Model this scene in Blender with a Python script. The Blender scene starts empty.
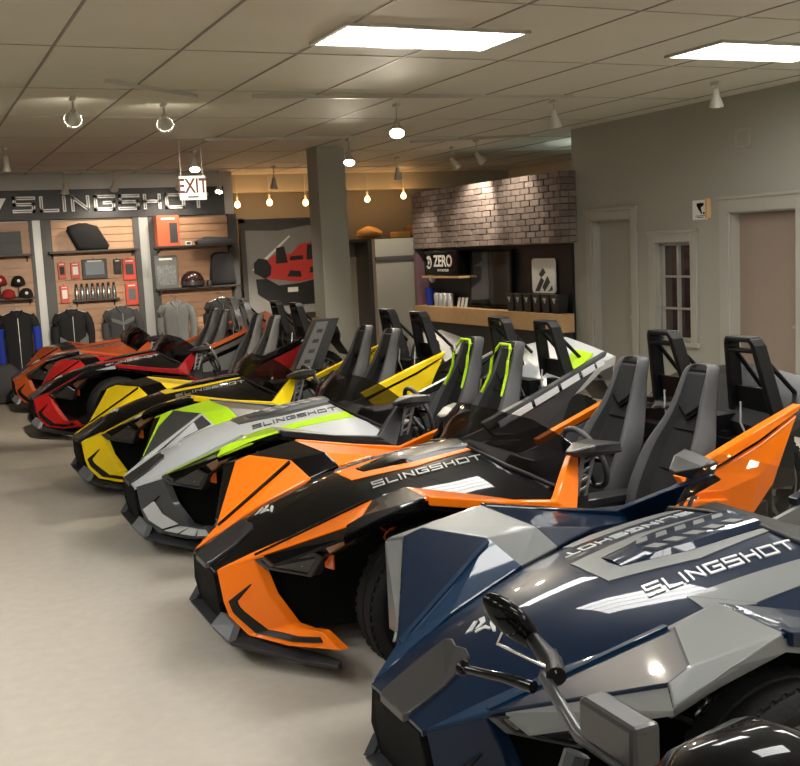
import bpy, bmesh, math, random
from mathutils import Vector, Matrix
random.seed(7)
sc = bpy.context.scene
COL = sc.collection
PI = math.pi

# ------------------------------------------------------------------ materials
MATS = {}
def mat(name, col, rough=0.5, metal=0.0, coat=0.0, noise=0.0, nscale=40, bump=0.0, bscale=200, emis=None, estr=0.0, trans=0.0, alpha=1.0, spec=0.5, flake=0.0):
    if name in MATS: return MATS[name]
    m = bpy.data.materials.new(name); m.use_nodes = True
    nt = m.node_tree; b = nt.nodes['Principled BSDF']
    b.inputs['Base Color'].default_value = (*col, 1)
    b.inputs['Roughness'].default_value = rough
    b.inputs['Metallic'].default_value = metal
    b.inputs['Coat Weight'].default_value = coat
    b.inputs['Coat Roughness'].default_value = 0.03
    b.inputs['Specular IOR Level'].default_value = spec
    if trans: b.inputs['Transmission Weight'].default_value = trans
    if alpha < 1: b.inputs['Alpha'].default_value = alpha
    if emis:
        b.inputs['Emission Color'].default_value = (*emis, 1)
        b.inputs['Emission Strength'].default_value = estr
    tc = nt.nodes.new('ShaderNodeTexCoord')
    if noise or flake:
        n = nt.nodes.new('ShaderNodeTexNoise'); n.inputs['Scale'].default_value = nscale
        n.inputs['Detail'].default_value = 4
        nt.links.new(tc.outputs['Object'], n.inputs['Vector'])
        mx = nt.nodes.new('ShaderNodeMix'); mx.data_type = 'RGBA'
        k = noise or flake
        mx.inputs['A'].default_value = (*[max(0, c * (1 - k)) for c in col], 1)
        mx.inputs['B'].default_value = (*[min(1, c * (1 + k)) for c in col], 1)
        nt.links.new(n.outputs['Fac'], mx.inputs['Factor'])
        nt.links.new(mx.outputs['Result'], b.inputs['Base Color'])
    if bump:
        n2 = nt.nodes.new('ShaderNodeTexNoise'); n2.inputs['Scale'].default_value = bscale
        nt.links.new(tc.outputs['Object'], n2.inputs['Vector'])
        bp = nt.nodes.new('ShaderNodeBump'); bp.inputs['Strength'].default_value = bump
        bp.inputs['Distance'].default_value = 0.01
        nt.links.new(n2.outputs['Fac'], bp.inputs['Height'])
        nt.links.new(bp.outputs['Normal'], b.inputs['Normal'])
    MATS[name] = m
    return m

def paint(name, col, rough=0.32, metal=0.0):
    m = mat(name, col, rough, metal, coat=0.8, flake=0.05, nscale=900, spec=0.08)
    m.node_tree.nodes['Principled BSDF'].inputs['Coat IOR'].default_value = 1.36
    return m

BLACKP = paint('black_gloss_paint', (0.003, 0.003, 0.0034), 0.3)
BLACKP.node_tree.nodes['Principled BSDF'].inputs['Coat IOR'].default_value = 1.32
BLACKP.node_tree.nodes['Principled BSDF'].inputs['Specular IOR Level'].default_value = 0.02
ORANGE = paint('orange_paint', (0.90, 0.19, 0.006), 0.4)
COPPER = paint('burnt_orange_paint', (0.40, 0.075, 0.018), 0.4)
YELLOW = paint('yellow_paint', (0.92, 0.66, 0.008), 0.4)
RED = paint('red_paint', (0.32, 0.010, 0.010), 0.35)
DRED = paint('dark_red_paint', (0.20, 0.008, 0.010), 0.35)
BLUE = paint('navy_blue_paint', (0.0015, 0.009, 0.027), 0.35, 0.0)
BLUE_LIT = paint('lit_navy_paint', (0.003, 0.021, 0.055), 0.4, 0.0)  # same navy paint, with the lit tone of the inner facets in its colour
SILVER = paint('silver_grey_paint', (0.50, 0.52, 0.53), 0.4, 0.15)
PALE = mat('satin_silver_paint', (0.125, 0.132, 0.13), 0.45, 0.1, coat=0.2)
LIME = paint('lime_green_paint', (0.42, 0.68, 0.015), 0.4)
GUN = mat('gunmetal_satin', (0.045, 0.047, 0.05), 0.4, 0.2, coat=0.3)
DGREY = mat('dark_grey_satin', (0.018, 0.018, 0.020), 0.38, 0, coat=0.3)
PLAST = mat('black_plastic', (0.006, 0.006, 0.0065), 0.42, spec=0.3, bump=0.08, bscale=600)
LIPM = mat('lip_grey_plastic', (0.026, 0.027, 0.030), 0.45, spec=0.35, bump=0.05, bscale=500)
MATTE = mat('matte_black', (0.003, 0.003, 0.003), 0.8, spec=0.15)
RUBBER = mat('tyre_rubber', (0.007, 0.007, 0.007), 0.7, spec=0.25, bump=0.3, bscale=90)
CHROME = mat('chrome', (0.75, 0.75, 0.76), 0.12, 1.0)
STEEL = mat('brushed_steel', (0.45, 0.45, 0.46), 0.35, 1.0)
ALU = mat('rim_metal', (0.10, 0.10, 0.105), 0.3, 0.8)
VINYL = mat('seat_vinyl_grey', (0.062, 0.062, 0.064), 0.5, spec=0.4, noise=0.1, nscale=30, bump=0.12, bscale=350)
VINYLD = mat('seat_insert_black', (0.015, 0.015, 0.016), 0.65, spec=0.25, noise=0.15, nscale=60, bump=0.2, bscale=450)
TRIMG = mat('cockpit_trim_grey', (0.085, 0.087, 0.09), 0.5, bump=0.05)
DECALW = mat('decal_silver_white', (0.55, 0.56, 0.57), 0.35, 0.2)
DECALG = mat('decal_grey', (0.22, 0.225, 0.23), 0.35, 0.2)
TEXTD = mat('decal_dark_text', (0.05, 0.05, 0.055), 0.4)
LENS = mat('headlight_smoked_lens', (0.02, 0.02, 0.022), 0.05, coat=1.0)
AMBER = mat('amber_lens', (0.40, 0.17, 0.05), 0.08, coat=1.0)
REFL = mat('orange_reflector', (0.75, 0.13, 0.02), 0.25, coat=0.5)

def glass_mat(name, tint, dens):
    m = bpy.data.materials.new(name); m.use_nodes = True
    nt = m.node_tree; nt.nodes.clear()
    o = nt.nodes.new('ShaderNodeOutputMaterial'); mx = nt.nodes.new('ShaderNodeMixShader')
    t = nt.nodes.new('ShaderNodeBsdfTransparent'); g = nt.nodes.new('ShaderNodeBsdfGlossy')
    t.inputs[0].default_value = (*tint, 1); g.inputs['Roughness'].default_value = 0.03
    lw = nt.nodes.new('ShaderNodeLayerWeight'); lw.inputs['Blend'].default_value = 0.5
    pw = nt.nodes.new('ShaderNodeMath'); pw.operation = 'POWER'; pw.inputs[1].default_value = 3.0
    ml = nt.nodes.new('ShaderNodeMath'); ml.operation = 'MULTIPLY_ADD'; ml.inputs[1].default_value = dens; ml.inputs[2].default_value = 0.03
    nt.links.new(lw.outputs['Facing'], pw.inputs[0]); nt.links.new(pw.outputs[0], ml.inputs[0]); nt.links.new(ml.outputs[0], mx.inputs['Fac'])
    nt.links.new(t.outputs[0], mx.inputs[1]); nt.links.new(g.outputs[0], mx.inputs[2])
    nt.links.new(mx.outputs[0], o.inputs['Surface'])
    return m
TINT = glass_mat('smoked_windscreen', (0.36, 0.36, 0.39), 0.45)
CLEAR = glass_mat('clear_screen', (0.92, 0.91, 0.89), 0.12)

# ------------------------------------------------------------------ mesh helpers
class MB:
    def __init__(s): s.v = []; s.f = []; s.m = []
    def poly(s, pts, m=0):
        n = len(s.v); s.v += [tuple(p) for p in pts]; s.f.append(list(range(n, n + len(pts)))); s.m.append(m)
    def box(s, a, b, m=0, M=None):
        x0, y0, z0 = a; x1, y1, z1 = b
        p = [Vector(q) for q in ((x0,y0,z0),(x1,y0,z0),(x1,y1,z0),(x0,y1,z0),(x0,y0,z1),(x1,y0,z1),(x1,y1,z1),(x0,y1,z1))]
        if M: p = [M @ q for q in p]
        n = len(s.v); s.v += [tuple(q) for q in p]
        for f in ((0,3,2,1),(4,5,6,7),(0,1,5,4),(1,2,6,5),(2,3,7,6),(3,0,4,7)):
            s.f.append([n + i for i in f]); s.m.append(m)
    def hexa(s, p, m=0):      # eight corners, bottom four then top four
        n = len(s.v); s.v += [tuple(q) for q in p]
        for f in ((0,3,2,1),(4,5,6,7),(0,1,5,4),(1,2,6,5),(2,3,7,6),(3,0,4,7)):
            s.f.append([n + i for i in f]); s.m.append(m)
    def plate(s, pts, off, m=0, mside=None):
        # a polygon with thickness: front face pts, back face pts + off
        off = Vector(off); P = [Vector(p) for p in pts]; n = len(s.v); k = len(P)
        s.v += [tuple(p) for p in P] + [tuple(p + off) for p in P]
        s.f.append(list(range(n, n + k))); s.m.append(m)
        s.f.append([n + k + i for i in reversed(range(k))]); s.m.append(m)
        for i in range(k):
            j = (i + 1) % k
            s.f.append([n + i, n + k + i, n + k + j, n + j]); s.m.append(m if mside is None else mside)
    def loft(s, rings, m=0, closed=True, caps=True, mcol=None):
        n = len(s.v); k = len(rings[0])
        for r in rings: s.v += [tuple(p) for p in r]
        for i in range(len(rings) - 1):
            for j in range(k if closed else k - 1):
                j2 = (j + 1) % k
                s.f.append([n + i*k + j, n + i*k + j2, n + (i+1)*k + j2, n + (i+1)*k + j])
                s.m.append(mcol(i, j) if mcol else m)
        if caps and closed:
            s.f.append([n + j for j in reversed(range(k))]); s.m.append(m)
            s.f.append([n + (len(rings)-1)*k + j for j in range(k)]); s.m.append(m)
    def tube(s, pts, r, m=0, seg=8, rect=None):
        P = [Vector(p) for p in pts]; rings = []
        rr = r if isinstance(r, (list, tuple)) else [r] * len(P)
        up = Vector((0, 0, 1))
        for i, p in enumerate(P):
            t = (P[min(i+1, len(P)-1)] - P[max(i-1, 0)]).normalized()
            u = up if abs(t.dot(up)) < 0.95 else Vector((1, 0, 0))
            a = t.cross(u).normalized(); b = a.cross(t).normalized()
            if rect:
                w, h = rect; rings.append([p + a*x*w/2 + b*y*h/2 for x, y in ((-1,-1),(1,-1),(1,1),(-1,1))])
            else:
                rings.append([p + (a*math.cos(2*PI*k/seg) + b*math.sin(2*PI*k/seg)) * rr[i] for k in range(seg)])
        s.loft(rings, m)
    def lathe(s, prof, c, axis='z', m=0, seg=24, mcol=None):
        rings = []
        for k in range(seg):
            a = 2*PI*k/seg; ring = []
            for r, h in prof:
                x, y = r*math.cos(a), r*math.sin(a)
                q = {'z': (x, y, h), 'y': (x, h, y), 'x': (h, x, y)}[axis]
                ring.append((c[0]+q[0], c[1]+q[1], c[2]+q[2]))
            rings.append(ring)
        n = len(s.v); k = len(prof)
        for r in rings: s.v += r
        for i in range(seg):
            i2 = (i+1) % seg
            for j in range(k-1):
                s.f.append([n+i*k+j, n+i*k+j+1, n+i2*k+j+1, n+i2*k+j]); s.m.append(mcol(j) if mcol else m)
    def build(s, name, mats, parent=None, smooth=None, bevel=0, bseg=2, weld=False, flat=False):
        me = bpy.data.meshes.new(name)
        me.from_pydata(s.v, [], s.f); me.update()
        if not isinstance(mats, (list, tuple)): mats = [mats]
        for m in mats: me.materials.append(m)
        for p, i in zip(me.polygons, s.m): p.material_index = min(i, len(mats)-1)
        bm = bmesh.new(); bm.from_mesh(me)
        if weld: bmesh.ops.remove_doubles(bm, verts=bm.verts, dist=0.0008)
        bmesh.ops.recalc_face_normals(bm, faces=bm.faces)
        if smooth is not None:
            for f in bm.faces: f.smooth = True
            for e in bm.edges:
                if len(e.link_faces) == 2 and e.calc_face_angle(0) > math.radians(smooth): e.smooth = False
        bm.to_mesh(me); bm.free()
        o = bpy.data.objects.new(name, me); COL.objects.link(o)
        if parent: o.parent = parent
        if bevel:
            b = o.modifiers.new('bevel', 'BEVEL'); b.width = bevel; b.segments = bseg
            b.limit_method = 'ANGLE'; b.angle_limit = math.radians(28)
        return o

def tag(o, label, cat, group=None):
    o['label'] = label; o['category'] = cat
    if group: o['group'] = group
    return o
def thing(name, label, cat, loc=(0,0,0), rz=0, group=None):
    o = bpy.data.objects.new(name, None); COL.objects.link(o)
    o.empty_display_size = 0.1; o.location = loc; o.rotation_euler = (0, 0, rz)
    return tag(o, label, cat, group)
def struct(o):
    o['kind'] = 'structure'; return o
def copy_tree(o, parent=None):
    c = o.copy(); COL.objects.link(c)
    if parent: c.parent = parent
    for ch in list(o.children): copy_tree(ch, c)
    return c

# ------------------------------------------------------------------ squared stroke lettering
GLYPH = {
 'S': (1.5, [[(1.5,1),(0.05,1),(0.05,.52),(1.45,.52),(1.45,0),(0,0)]]),
 'L': (1.3, [[(0.1,1),(0.1,0),(1.3,0)]]),
 'I': (0.2, [[(0.1,1),(0.1,0)]]),
 'N': (1.4, [[(0.1,0),(0.1,1),(1.3,0),(1.3,1)]]),
 'G': (1.5, [[(1.5,1),(0.05,1),(0.05,0),(1.45,0),(1.45,.5),(.75,.5)]]),
 'H': (1.4, [[(0.1,1),(0.1,0)],[(0.1,.52),(1.3,.52)],[(1.3,1),(1.3,0)]]),
 'O': (1.5, [[(.05,.0),(.05,1),(1.45,1),(1.45,0),(.05,0)]]),
 'T': (1.5, [[(0,1),(1.5,1)],[(.75,1),(.75,0)]]),
 'Y': (1.3, [[(0,1),(.65,.5),(1.3,1)],[(.65,.5),(.65,0)]]),
}
def stroke_quads(text, sw, gap=0.45, slant=0.0):
    # list of (glyph index, quad) in glyph units, and total width
    out = []; x = 0
    for gi, ch in enumerate(text):
        w, lines = GLYPH[ch]
        for ln in lines:
            for a, b in zip(ln[:-1], ln[1:]):
                dx, dy = b[0]-a[0], b[1]-a[1]; L = math.hypot(dx, dy); dx /= L; dy /= L
                e = sw/2
                n = max(1, int(L/0.5))
                A = (a[0]-dx*e, a[1]-dy*e); B = (b[0]+dx*e, b[1]+dy*e)
                for k in range(n):
                    P = [A[0]+(B[0]-A[0])*k/n, A[1]+(B[1]-A[1])*k/n]; Q = [A[0]+(B[0]-A[0])*(k+1)/n, A[1]+(B[1]-A[1])*(k+1)/n]
                    q = [(P[0]-dy*e, P[1]+dx*e), (P[0]+dy*e, P[1]-dx*e), (Q[0]+dy*e, Q[1]-dx*e), (Q[0]-dy*e, Q[1]+dx*e)]
                    out.append((gi, [(x + u + slant*v, v) for u, v in q]))
        x += w + gap
    return out, x - gap

def font_mesh(name, text, size, M, m, parent, depth=0.002, align='CENTER', bold=0.0):
    cu = bpy.data.curves.new(name, 'FONT'); cu.body = text; cu.size = size; cu.extrude = depth
    cu.align_x = align; cu.align_y = 'CENTER'; cu.offset = bold
    t = bpy.data.objects.new(name + '_tmp', cu)
    me = bpy.data.meshes.new_from_object(t)
    bpy.data.objects.remove(t); bpy.data.curves.remove(cu)
    me.name = name; me.transform(M); me.materials.clear(); me.materials.append(m)
    o = bpy.data.objects.new(name, me); COL.objects.link(o)
    if parent: o.parent = parent
    return o

def lerp_tab(tab, x):
    if x <= tab[0][0]: return tab[0][1]
    for (a, va), (b, vb) in zip(tab[:-1], tab[1:]):
        if x <= b:
            t = (x-a)/(b-a); return va + (vb-va)*t
    return tab[-1][1]
def smooth_tab(tab, x, h=0.06):
    return (lerp_tab(tab, x-h) + 2*lerp_tab(tab, x) + lerp_tab(tab, x+h)) / 4
# ================================================================== THE ROADSTERS
# car coordinates: x runs from the nose to the tail, -y is the car's left side, z up
def P3(s, w, z): return Vector((s, -w, z))
C_TAB = [(.0,.43),(.04,.45),(.2,.555),(.36,.648),(.55,.715),(.745,.762),(.93,.79),(1.15,.818),(1.35,.84),(1.5,.852),(1.7,.86)]
E_TAB = [(.0,.43),(.04,.445),(.2,.512),(.4,.585),(.6,.64),(.755,.677),(.93,.715),(1.15,.72),(1.35,.695),(1.55,.655),(1.7,.64)]
EW_TAB = [(.0,.19),(.04,.205),(.2,.25),(.4,.31),(.6,.365),(.755,.41),(.93,.43),(1.15,.53),(1.35,.66),(1.55,.78),(1.7,.84)]
def hood_z(s, w):
    c, e, ew = smooth_tab(C_TAB, s), smooth_tab(E_TAB, s), smooth_tab(EW_TAB, s)
    t = min(1.0, abs(w)/ew)
    return c - (c-e)*t**1.9
def hood_pt(s, w, off=0.0): return P3(s, w, hood_z(s, w) + off)

def hood_patch(mb, outline, off, m=0, n=10, th=0.006):
    # a quad region of the hood (four corners in s, w), lying on it
    a, b, c, d = outline; top = []
    for i in range(n+1):
        row = []
        for j in range(5):
            u, v = i/n, j/4
            s = (a[0]*(1-u)+b[0]*u)*(1-v) + (d[0]*(1-u)+c[0]*u)*v
            w = (a[1]*(1-u)+b[1]*u)*(1-v) + (d[1]*(1-u)+c[1]*u)*v
            row.append(hood_pt(s, w, off))
        top.append(row)
    # ring cross-sections: top row then underside
    rings = [r + [p - Vector((0,0,th+off)) for p in reversed(r)] for r in top]
    mb.loft(rings, m)

def build_hood(pal, car):
    mb = MB(); N, K = 60, 48; rows = []
    for i in range(N+1):
        row = []
        for j in range(K+1):
            t = -1 + 2*j/K
            send = 1.47 + .17*t*t
            s = .035 + (send-.035)*i/N
            w = t*smooth_tab(EW_TAB, s)
            row.append(hood_pt(s, w))
        rows.append(row)
    def mc(i, j):
        t = -1 + 2*(j+.5)/K; s = .035 + 1.5*(i+.5)/N
        if pal.get('side'):
            w = t*smooth_tab(EW_TAB, s)
            return 0
        return 0
    rings = [r + [p - Vector((0,0,.02)) for p in reversed(r)] for r in rows]
    mb.loft(rings, 0, mcol=lambda i, j: mc(i, j) if j <= K else 0)
    h = mb.build('hood', [pal['hood'], pal.get('side', pal['hood'])], car, smooth=40)
    if pal.get('side'):
        for side in (1, -1):
            mb = MB(); hood_patch(mb, [(.935, side*.335), (1.49, side*.362), (1.48, side*.47), (1.10, side*.47)], .0035, n=16)
            hood_patch(mb, [(.935, side*.335), (1.10, side*.345), (1.10, side*.475), (.945, side*.42)], .003, n=8)
            mb.build('side_graphic', pal['side'], h, smooth=30)
    # raised centre scoop with its coloured outline
    for sg in (1, -1):
        mb = MB()
        hood_patch(mb, [(.775, 0), (.785, sg*.115), (.875, sg*.06), (.865, 0)], .004, n=3)
        hood_patch(mb, [(.785, sg*.115), (1.12, sg*.180), (1.12, sg*.115), (.875, sg*.06)], .004)
        hood_patch(mb, [(1.12, sg*.180), (1.47, sg*.150), (1.47, sg*pal.get('stripe_in', .122)), (1.12, sg*.115)], .004)
        mb.build('scoop_outline', pal['stripe'], h, smooth=30)
    mb = MB(); rings = []
    for i in range(13):
        s = .88 + .58*i/12; hw = .055 + .055*min(1, i/5); lift = .005 + .016*min(1, i/4)
        rings.append([hood_pt(s, hw, .003), hood_pt(s, hw*.82, lift), hood_pt(s, 0, lift+.004), hood_pt(s, -hw*.82, lift), hood_pt(s, -hw, .003), hood_pt(s, -hw, -.01), hood_pt(s, hw, -.01)])
    mb.loft(rings, 0); mb.build('scoop', pal['scoop'], h, smooth=30)
    # nose logo: an arrow head split in three bars
    mb = MB()
    for q in ([(.315,-.035),(.365,-.066),(.372,-.052),(.335,-.022)], [(.380,-.060),(.398,-.052),(.385,-.020),(.352,-.012),(.345,-.02),(.372,-.03)], [(.400,-.012),(.402,.016),(.378,.062),(.372,.055),(.385,.01)], [(.338,-.010),(.372,.002),(.376,.030),(.371,.036),(.362,.012),(.334,.0)]):
        mb.plate([hood_pt(a, b, .005) for a, b in q], (0,0,-.004))
    mb.build('logo', DECALW, h)
    # SLINGSHOT lettering on both flanks of the scoop
    quads, W = stroke_quads('SLINGSHOT', .2, .42, .25)
    for side in (1, -1):
        mb = MB(); L = .60; k = L/W; H = .052
        for gi, q in quads:
            pts = []
            for u, v in q:
                x = u*k if side > 0 else L - u*k
                s = .84 + x
                w = (.265 + .03*x/L - v*H) * side
                pts.append(hood_pt(s, w, .005))
            mb.plate(pts, (0,0,-.004))
        mb.build('hood_lettering', pal['text'], h)
    if pal.get('hood_bars'):
        for side in (1, -1):
            mb = MB()
            for k in range(5):
                s0 = 1.0 + k*.085
                hood_patch(mb, [(s0, side*.02), (s0+.05, side*.02), (s0+.075, side*.06), (s0+.03, side*.06)], .026, n=2, th=.02)
            mb.build('scoop_bars', pal['hood_bars'], h)
    if pal.get('flank'):
        for side in (1, -1):
            mb = MB(); hood_patch(mb, [(.66, side*.345), (1.52, side*.36), (1.50, side*.46), (.95, side*.42)], .003, n=16)
            mb.build('flank_stripe', pal['flank'], h)
    return h

def build_front(pal, car):
    # nose insert
    mb = MB()
    top = [(.265,.09),(.275,.05),(.262,.0),(.275,-.05),(.265,-.09),(.16,-.115),(.04,-.105),(.02,-.09),(.02,.09),(.04,.105),(.16,.115)]
    mb.plate([hood_pt(s, w, .014) for s, w in top], (0,0,-.03))
    mb.plate([P3(.03,.19,.435), P3(.03,-.19,.435), P3(.035,-.23,.30), P3(.06,-.20,.17), P3(.06,.20,.17), P3(.035,.23,.30)], (.03,0,0), 1)
    mb.build('nose_insert', [DGREY, MATTE], car, bevel=.004)
    for sg in (1, -1):
        def q(s, w, z): return P3(s, sg*w, z)
        N, HL = q(.04,.208,.452), q(.19,.33,.520)
        OC, T, R1 = q(.458,.85,.744), q(.54,.84,.772), q(.70,.574,.765)
        FL, FB = q(.412,.93,.722), q(.235,.50,.52)
        B0, B1, BR, PK = q(.755,.411,.685), q(.93,.43,.727), q(.89,.53,.792), q(.827,.875,.818)
        M1, M2 = q(.40,.315,.592), q(.20,.252,.518)
        O2, I2, AP = q(1.2,.885,.742), q(1.22,.60,.722), q(1.56,.875,.67)
        IE = q(1.50,.765,.67)
        mb = MB()
        def tri(pts, m):
            mb.poly(pts, m)
        # inner facets (0), outer facets (1), band (2), rear part (3)
        tri([N, HL, M2], 0); tri([M2, HL, M1], 0); tri([M1, HL, R1], 0); tri([M1, R1, B0], 0)
        tri([HL, OC, T], 1); tri([HL, T, R1], 1)
        tri([T, PK, BR, R1], 2); tri([T, FL, PK], 2); tri([OC, FL, T], 2); tri([R1, BR, B0], 4); tri([BR, B1, B0], 4)
        tri([PK, O2, BR], 3); tri([BR, O2, I2], 3); tri([BR, I2, B1], 3)
        tri([O2, AP, IE], 3); tri([O2, IE, I2], 3)
        f = mb.build('front_fender', [pal['f_in'], pal['f_out'], pal['band'], pal['f_rear'], pal.get('band_in', pal['band'])], car, weld=True)
        so = f.modifiers.new('solid', 'SOLIDIFY'); so.thickness = .022; so.offset = -1
        b = f.modifiers.new('bevel', 'BEVEL'); b.width = .007; b.segments = 2; b.limit_method = 'ANGLE'; b.angle_limit = math.radians(8)
        # make sure the shell grows downward: top normals must point up
        up = sum(p.normal.z*p.area for p in f.data.polygons)
        if up < 0: f.data.flip_normals()
        # ridge stripe
        mb = MB(); d = (R1-HL); a = HL + d*.02; c = HL + d*.97
        o = Vector((0, sg*.024, .002)); o2 = Vector((0, sg*.003, .003))
        mb.plate([a+o+Vector((0,0,.002)), a+o2+Vector((0,0,.003)), c+o2*2.2+Vector((0,0,.003)), c+o*1.3+Vector((0,0,.0035))], (0,0,-.012))
        mb.build('ridge_stripe', pal['ridge'], f)
        if pal.get('edge'):
            mb = MB(); e1 = HL.lerp(OC, .1); e2 = OC; e3 = T; 
            nn = (OC-HL).cross(T-HL).normalized(); nn = nn if nn.z > 0 else -nn
            mb.plate([p_+nn*.005 for p_ in (HL.lerp(OC,.08), OC, T, T.lerp(R1,.02).lerp(HL,.03), HL.lerp(OC,.62).lerp(T,.22))], nn*-.008)
            mb.build('edge_panel', pal['edge'], f)
            mb = MB()
            g1, g2, g3, g4 = M1.lerp(HL,.45), R1.lerp(B0,.08).lerp(HL,.03), R1.lerp(B0,.8).lerp(M1,.05), M1.lerp(B0,.25).lerp(R1,.12)
            mb.plate([p+Vector((0,0,.006)) for p in (g1,g2,g3,g4)], (0,0,-.012))
            mb.build('facet_panel', pal['facet_panel'], f)
        # arch flank under the outer edge
        mb = MB()
        dz = Vector((0,0,-.010))
        mb.plate([HL.lerp(OC,.12)+dz, OC+dz, FL+dz, FB], (0, -sg*.004, -.012))
        rim = [FL, FL.lerp(PK,.5)+Vector((0,0,.012)), PK, q(1.0,.885,.79), O2]
        low = [q(.43,.90,.675), q(.60,.89,.72), q(.83,.882,.765), q(1.0,.882,.72), q(1.18,.882,.66)]
        for i in range(len(rim)-1):
            mb.plate([rim[i]+dz, rim[i+1]+dz, low[i+1], low[i]], (0, sg*.012, -.002))
        mb.build('arch_lip', pal['lip_arch'], f)
        # side rail running to the windscreen post
        mb = MB()
        fr = [q(.84,.893,.822), q(1.2,.898,.750), q(1.50,.875,.703), q(1.64,.74,.79), q(1.80,.590,.878)]
        lo = [q(.84,.893,.780), q(1.2,.898,.706), q(1.62,.87,.618), q(1.73,.73,.735), q(1.83,.580,.852)]
        rings = []
        for a, c in zip(fr, lo):
            i_ = Vector((0, sg*.045, 0)); rings.append([a, c, c+i_, a+i_])
        mb.loft(rings, 0)
        mb.build('side_rail', pal['rail'], car, bevel=.006)
        # front fascia wing
        mb = MB()
        outer = [q(.042,.212,.446), q(.055,.245,.30), q(.072,.262,.235), q(.14,.33,.150), q(.27,.52,.135), q(.42,.79,.172)]
        inner = [q(.195,.328,.505), q(.21,.355,.44), q(.235,.385,.345), q(.315,.44,.205), q(.345,.57,.215), q(.37,.68,.235)]
        rings = []
        for i in range(len(outer)-1):
            for k in range(6 if i < len(outer)-2 else 7):
                t_ = k/6; a, c = outer[i].lerp(outer[i+1], t_), inner[i].lerp(inner[i+1], t_)
                row = [a.lerp(c, v_/6) for v_ in range(7)]
                back = Vector((.05, 0, 0)); rings.append(row + [p_+back for p_ in reversed(row)])
        mb.loft(rings, 0)
        fa = mb.build('front_fascia', pal['fascia'], car, bevel=.006)
        # C-shaped slot in the fascia: black vent following the lower edge
        mb = MB(); sl = Vector((-.007, -sg*.006, .003))
        def on(u, v):
            u = u*(len(outer)-1); i = min(int(u), len(outer)-2); t = u-i
            return outer[i].lerp(outer[i+1], t).lerp(inner[i].lerp(inner[i+1], t), v) + sl
        tab = [(.26,.14,.30),(.30,.14,.30),(.34,.14,.30),(.38,.145,.315),(.42,.15,.33),(.46,.16,.355),(.50,.17,.38),(.54,.185,.415),(.58,.20,.45),(.60,.215,.47),(.64,.24,.50),(.68,.25,.52),(.72,.26,.53),(.76,.265,.54),(.80,.27,.55),(.84,.285,.57),(.88,.30,.60),(.92,.33,.62),(.95,.36,.64)]
        rings = []
        for u, v0, v1 in tab:
            row = [on(u, v0+(v1-v0)*k/4) for k in range(5)]; bk = Vector((.010, sg*.006, 0)); rings.append(row + [p_+bk for p_ in reversed(row)])
        mb.loft(rings)
        mb.plate([on(.235,.14), on(.225,.72), on(.285,.30), on(.285,.14)], (.012,0,0))
        mb.build('fascia_vent', pal.get('vent', PLAST), fa)
        if pal.get('fascia_panel'):
            mb = MB()
            for u0, u1, v0, v1, a0, a1 in ((.25,.44,.12,.5,.12,.55),(.44,.58,.12,.55,.25,.75),(.60,.72,.25,.75,.25,.8),(.74,.86,.25,.8,.2,.75),(.88,.96,.2,.75,.2,.7)):
                e = Vector((-.006, -sg*.006, .003))
                mb.plate([on(u0,v0)+e, on(u0,v1)+e, on(u1,a1)+e, on(u1,a0)+e], (.01,0,0))
            mb.build('fascia_panel', pal['fascia_panel'], fa)
        # headlight
        mb = MB()
        a1, a2, a3, a4, a5, a6, a8 = q(.19,.345,.512), q(.231,.375,.468), q(.402,.51,.436), q(.425,.61,.547), q(.50,.81,.651), q(.535,.865,.712), q(.36,.60,.60)
        mid_ = q(.35,.50,.50)
        for t1, t2 in ((a1,a2),(a2,a3),(a3,a4),(a4,a5),(a5,a6),(a6,a8),(a8,a1)):
            mb.plate([t1, t2, mid_+Vector((.03,0,0))], (.05, sg*.0, .0))
        hl = mb.build('headlight', PLAST, car, bevel=.004)
        o = Vector((-.006, -sg*.012, .002))
        ring = [a1, a2, a3, a4, a8]; c = sum(ring, Vector())/5
        mb = MB()
        for k in range(5):
            p_, r_ = ring[k], ring[(k+1)%5]; mb.plate([p_+o, r_+o, r_.lerp(c,.16)+o, p_.lerp(c,.16)+o], (.012,0,0))
        mb.build('headlight_bezel', GUN, hl)
        mb = MB(); mb.plate([p_.lerp(c,.14)+o*.4 for p_ in ring], (.006,0,0)); mb.build('headlight_lens', LENS, hl)
        mb = MB(); cc = q(.375,.505,.520)
        ax = (a2-a1).cross(a3-a1).normalized(); ax = ax if ax.x < 0 else -ax
        u = ax.orthogonal().normalized(); v = ax.cross(u); rings = []
        for r, h in ((.030,.006),(.032,.018),(.024,.022),(.020,.014),(.001,.022)):
            rings.append([cc + ax*h + (u*math.cos(k*PI/8)+v*math.sin(k*PI/8))*r for k in range(16)])
        mb.loft(rings, 0, caps=False); mb.build('projector_lamp', STEEL, hl, smooth=40)
        mb = MB(); mb.plate([p_+o for p_ in (q(.412,.665,.623), q(.44,.685,.585), q(.49,.80,.655), q(.525,.858,.705), q(.49,.82,.700))], (.02,0,0)); mb.build('amber_marker', AMBER, hl)
        mb = MB()
        for k in range(3):
            z0 = .468 + k*.022
            mb.plate([q(.262,.405,z0), q(.262,.405,z0+.007), q(.335,.465,z0+.004), q(.335,.465,z0-.003)], (-.012,0,0))
        mb.build('led_fins', GUN, hl)
        mb = MB(); mb.box((-.003,-.03,-.033),(.006,.03,.033), M=Matrix.Translation(q(.462,.605,.522)) @ Matrix.Rotation(sg*.3,4,'Z'))
        mb.build('side_reflector', REFL, hl)
    # splitter lip
    mb = MB()
    half = [(.21,.0,.19,.15),(.32,.05,.135,.11),(.40,.13,.115,.10),(.60,.30,.090,.09),(.78,.41,.100,.03)]
    fr = [(-w,s,z,c) for w,s,z,c in reversed(half)] + half
    rings = []
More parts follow.
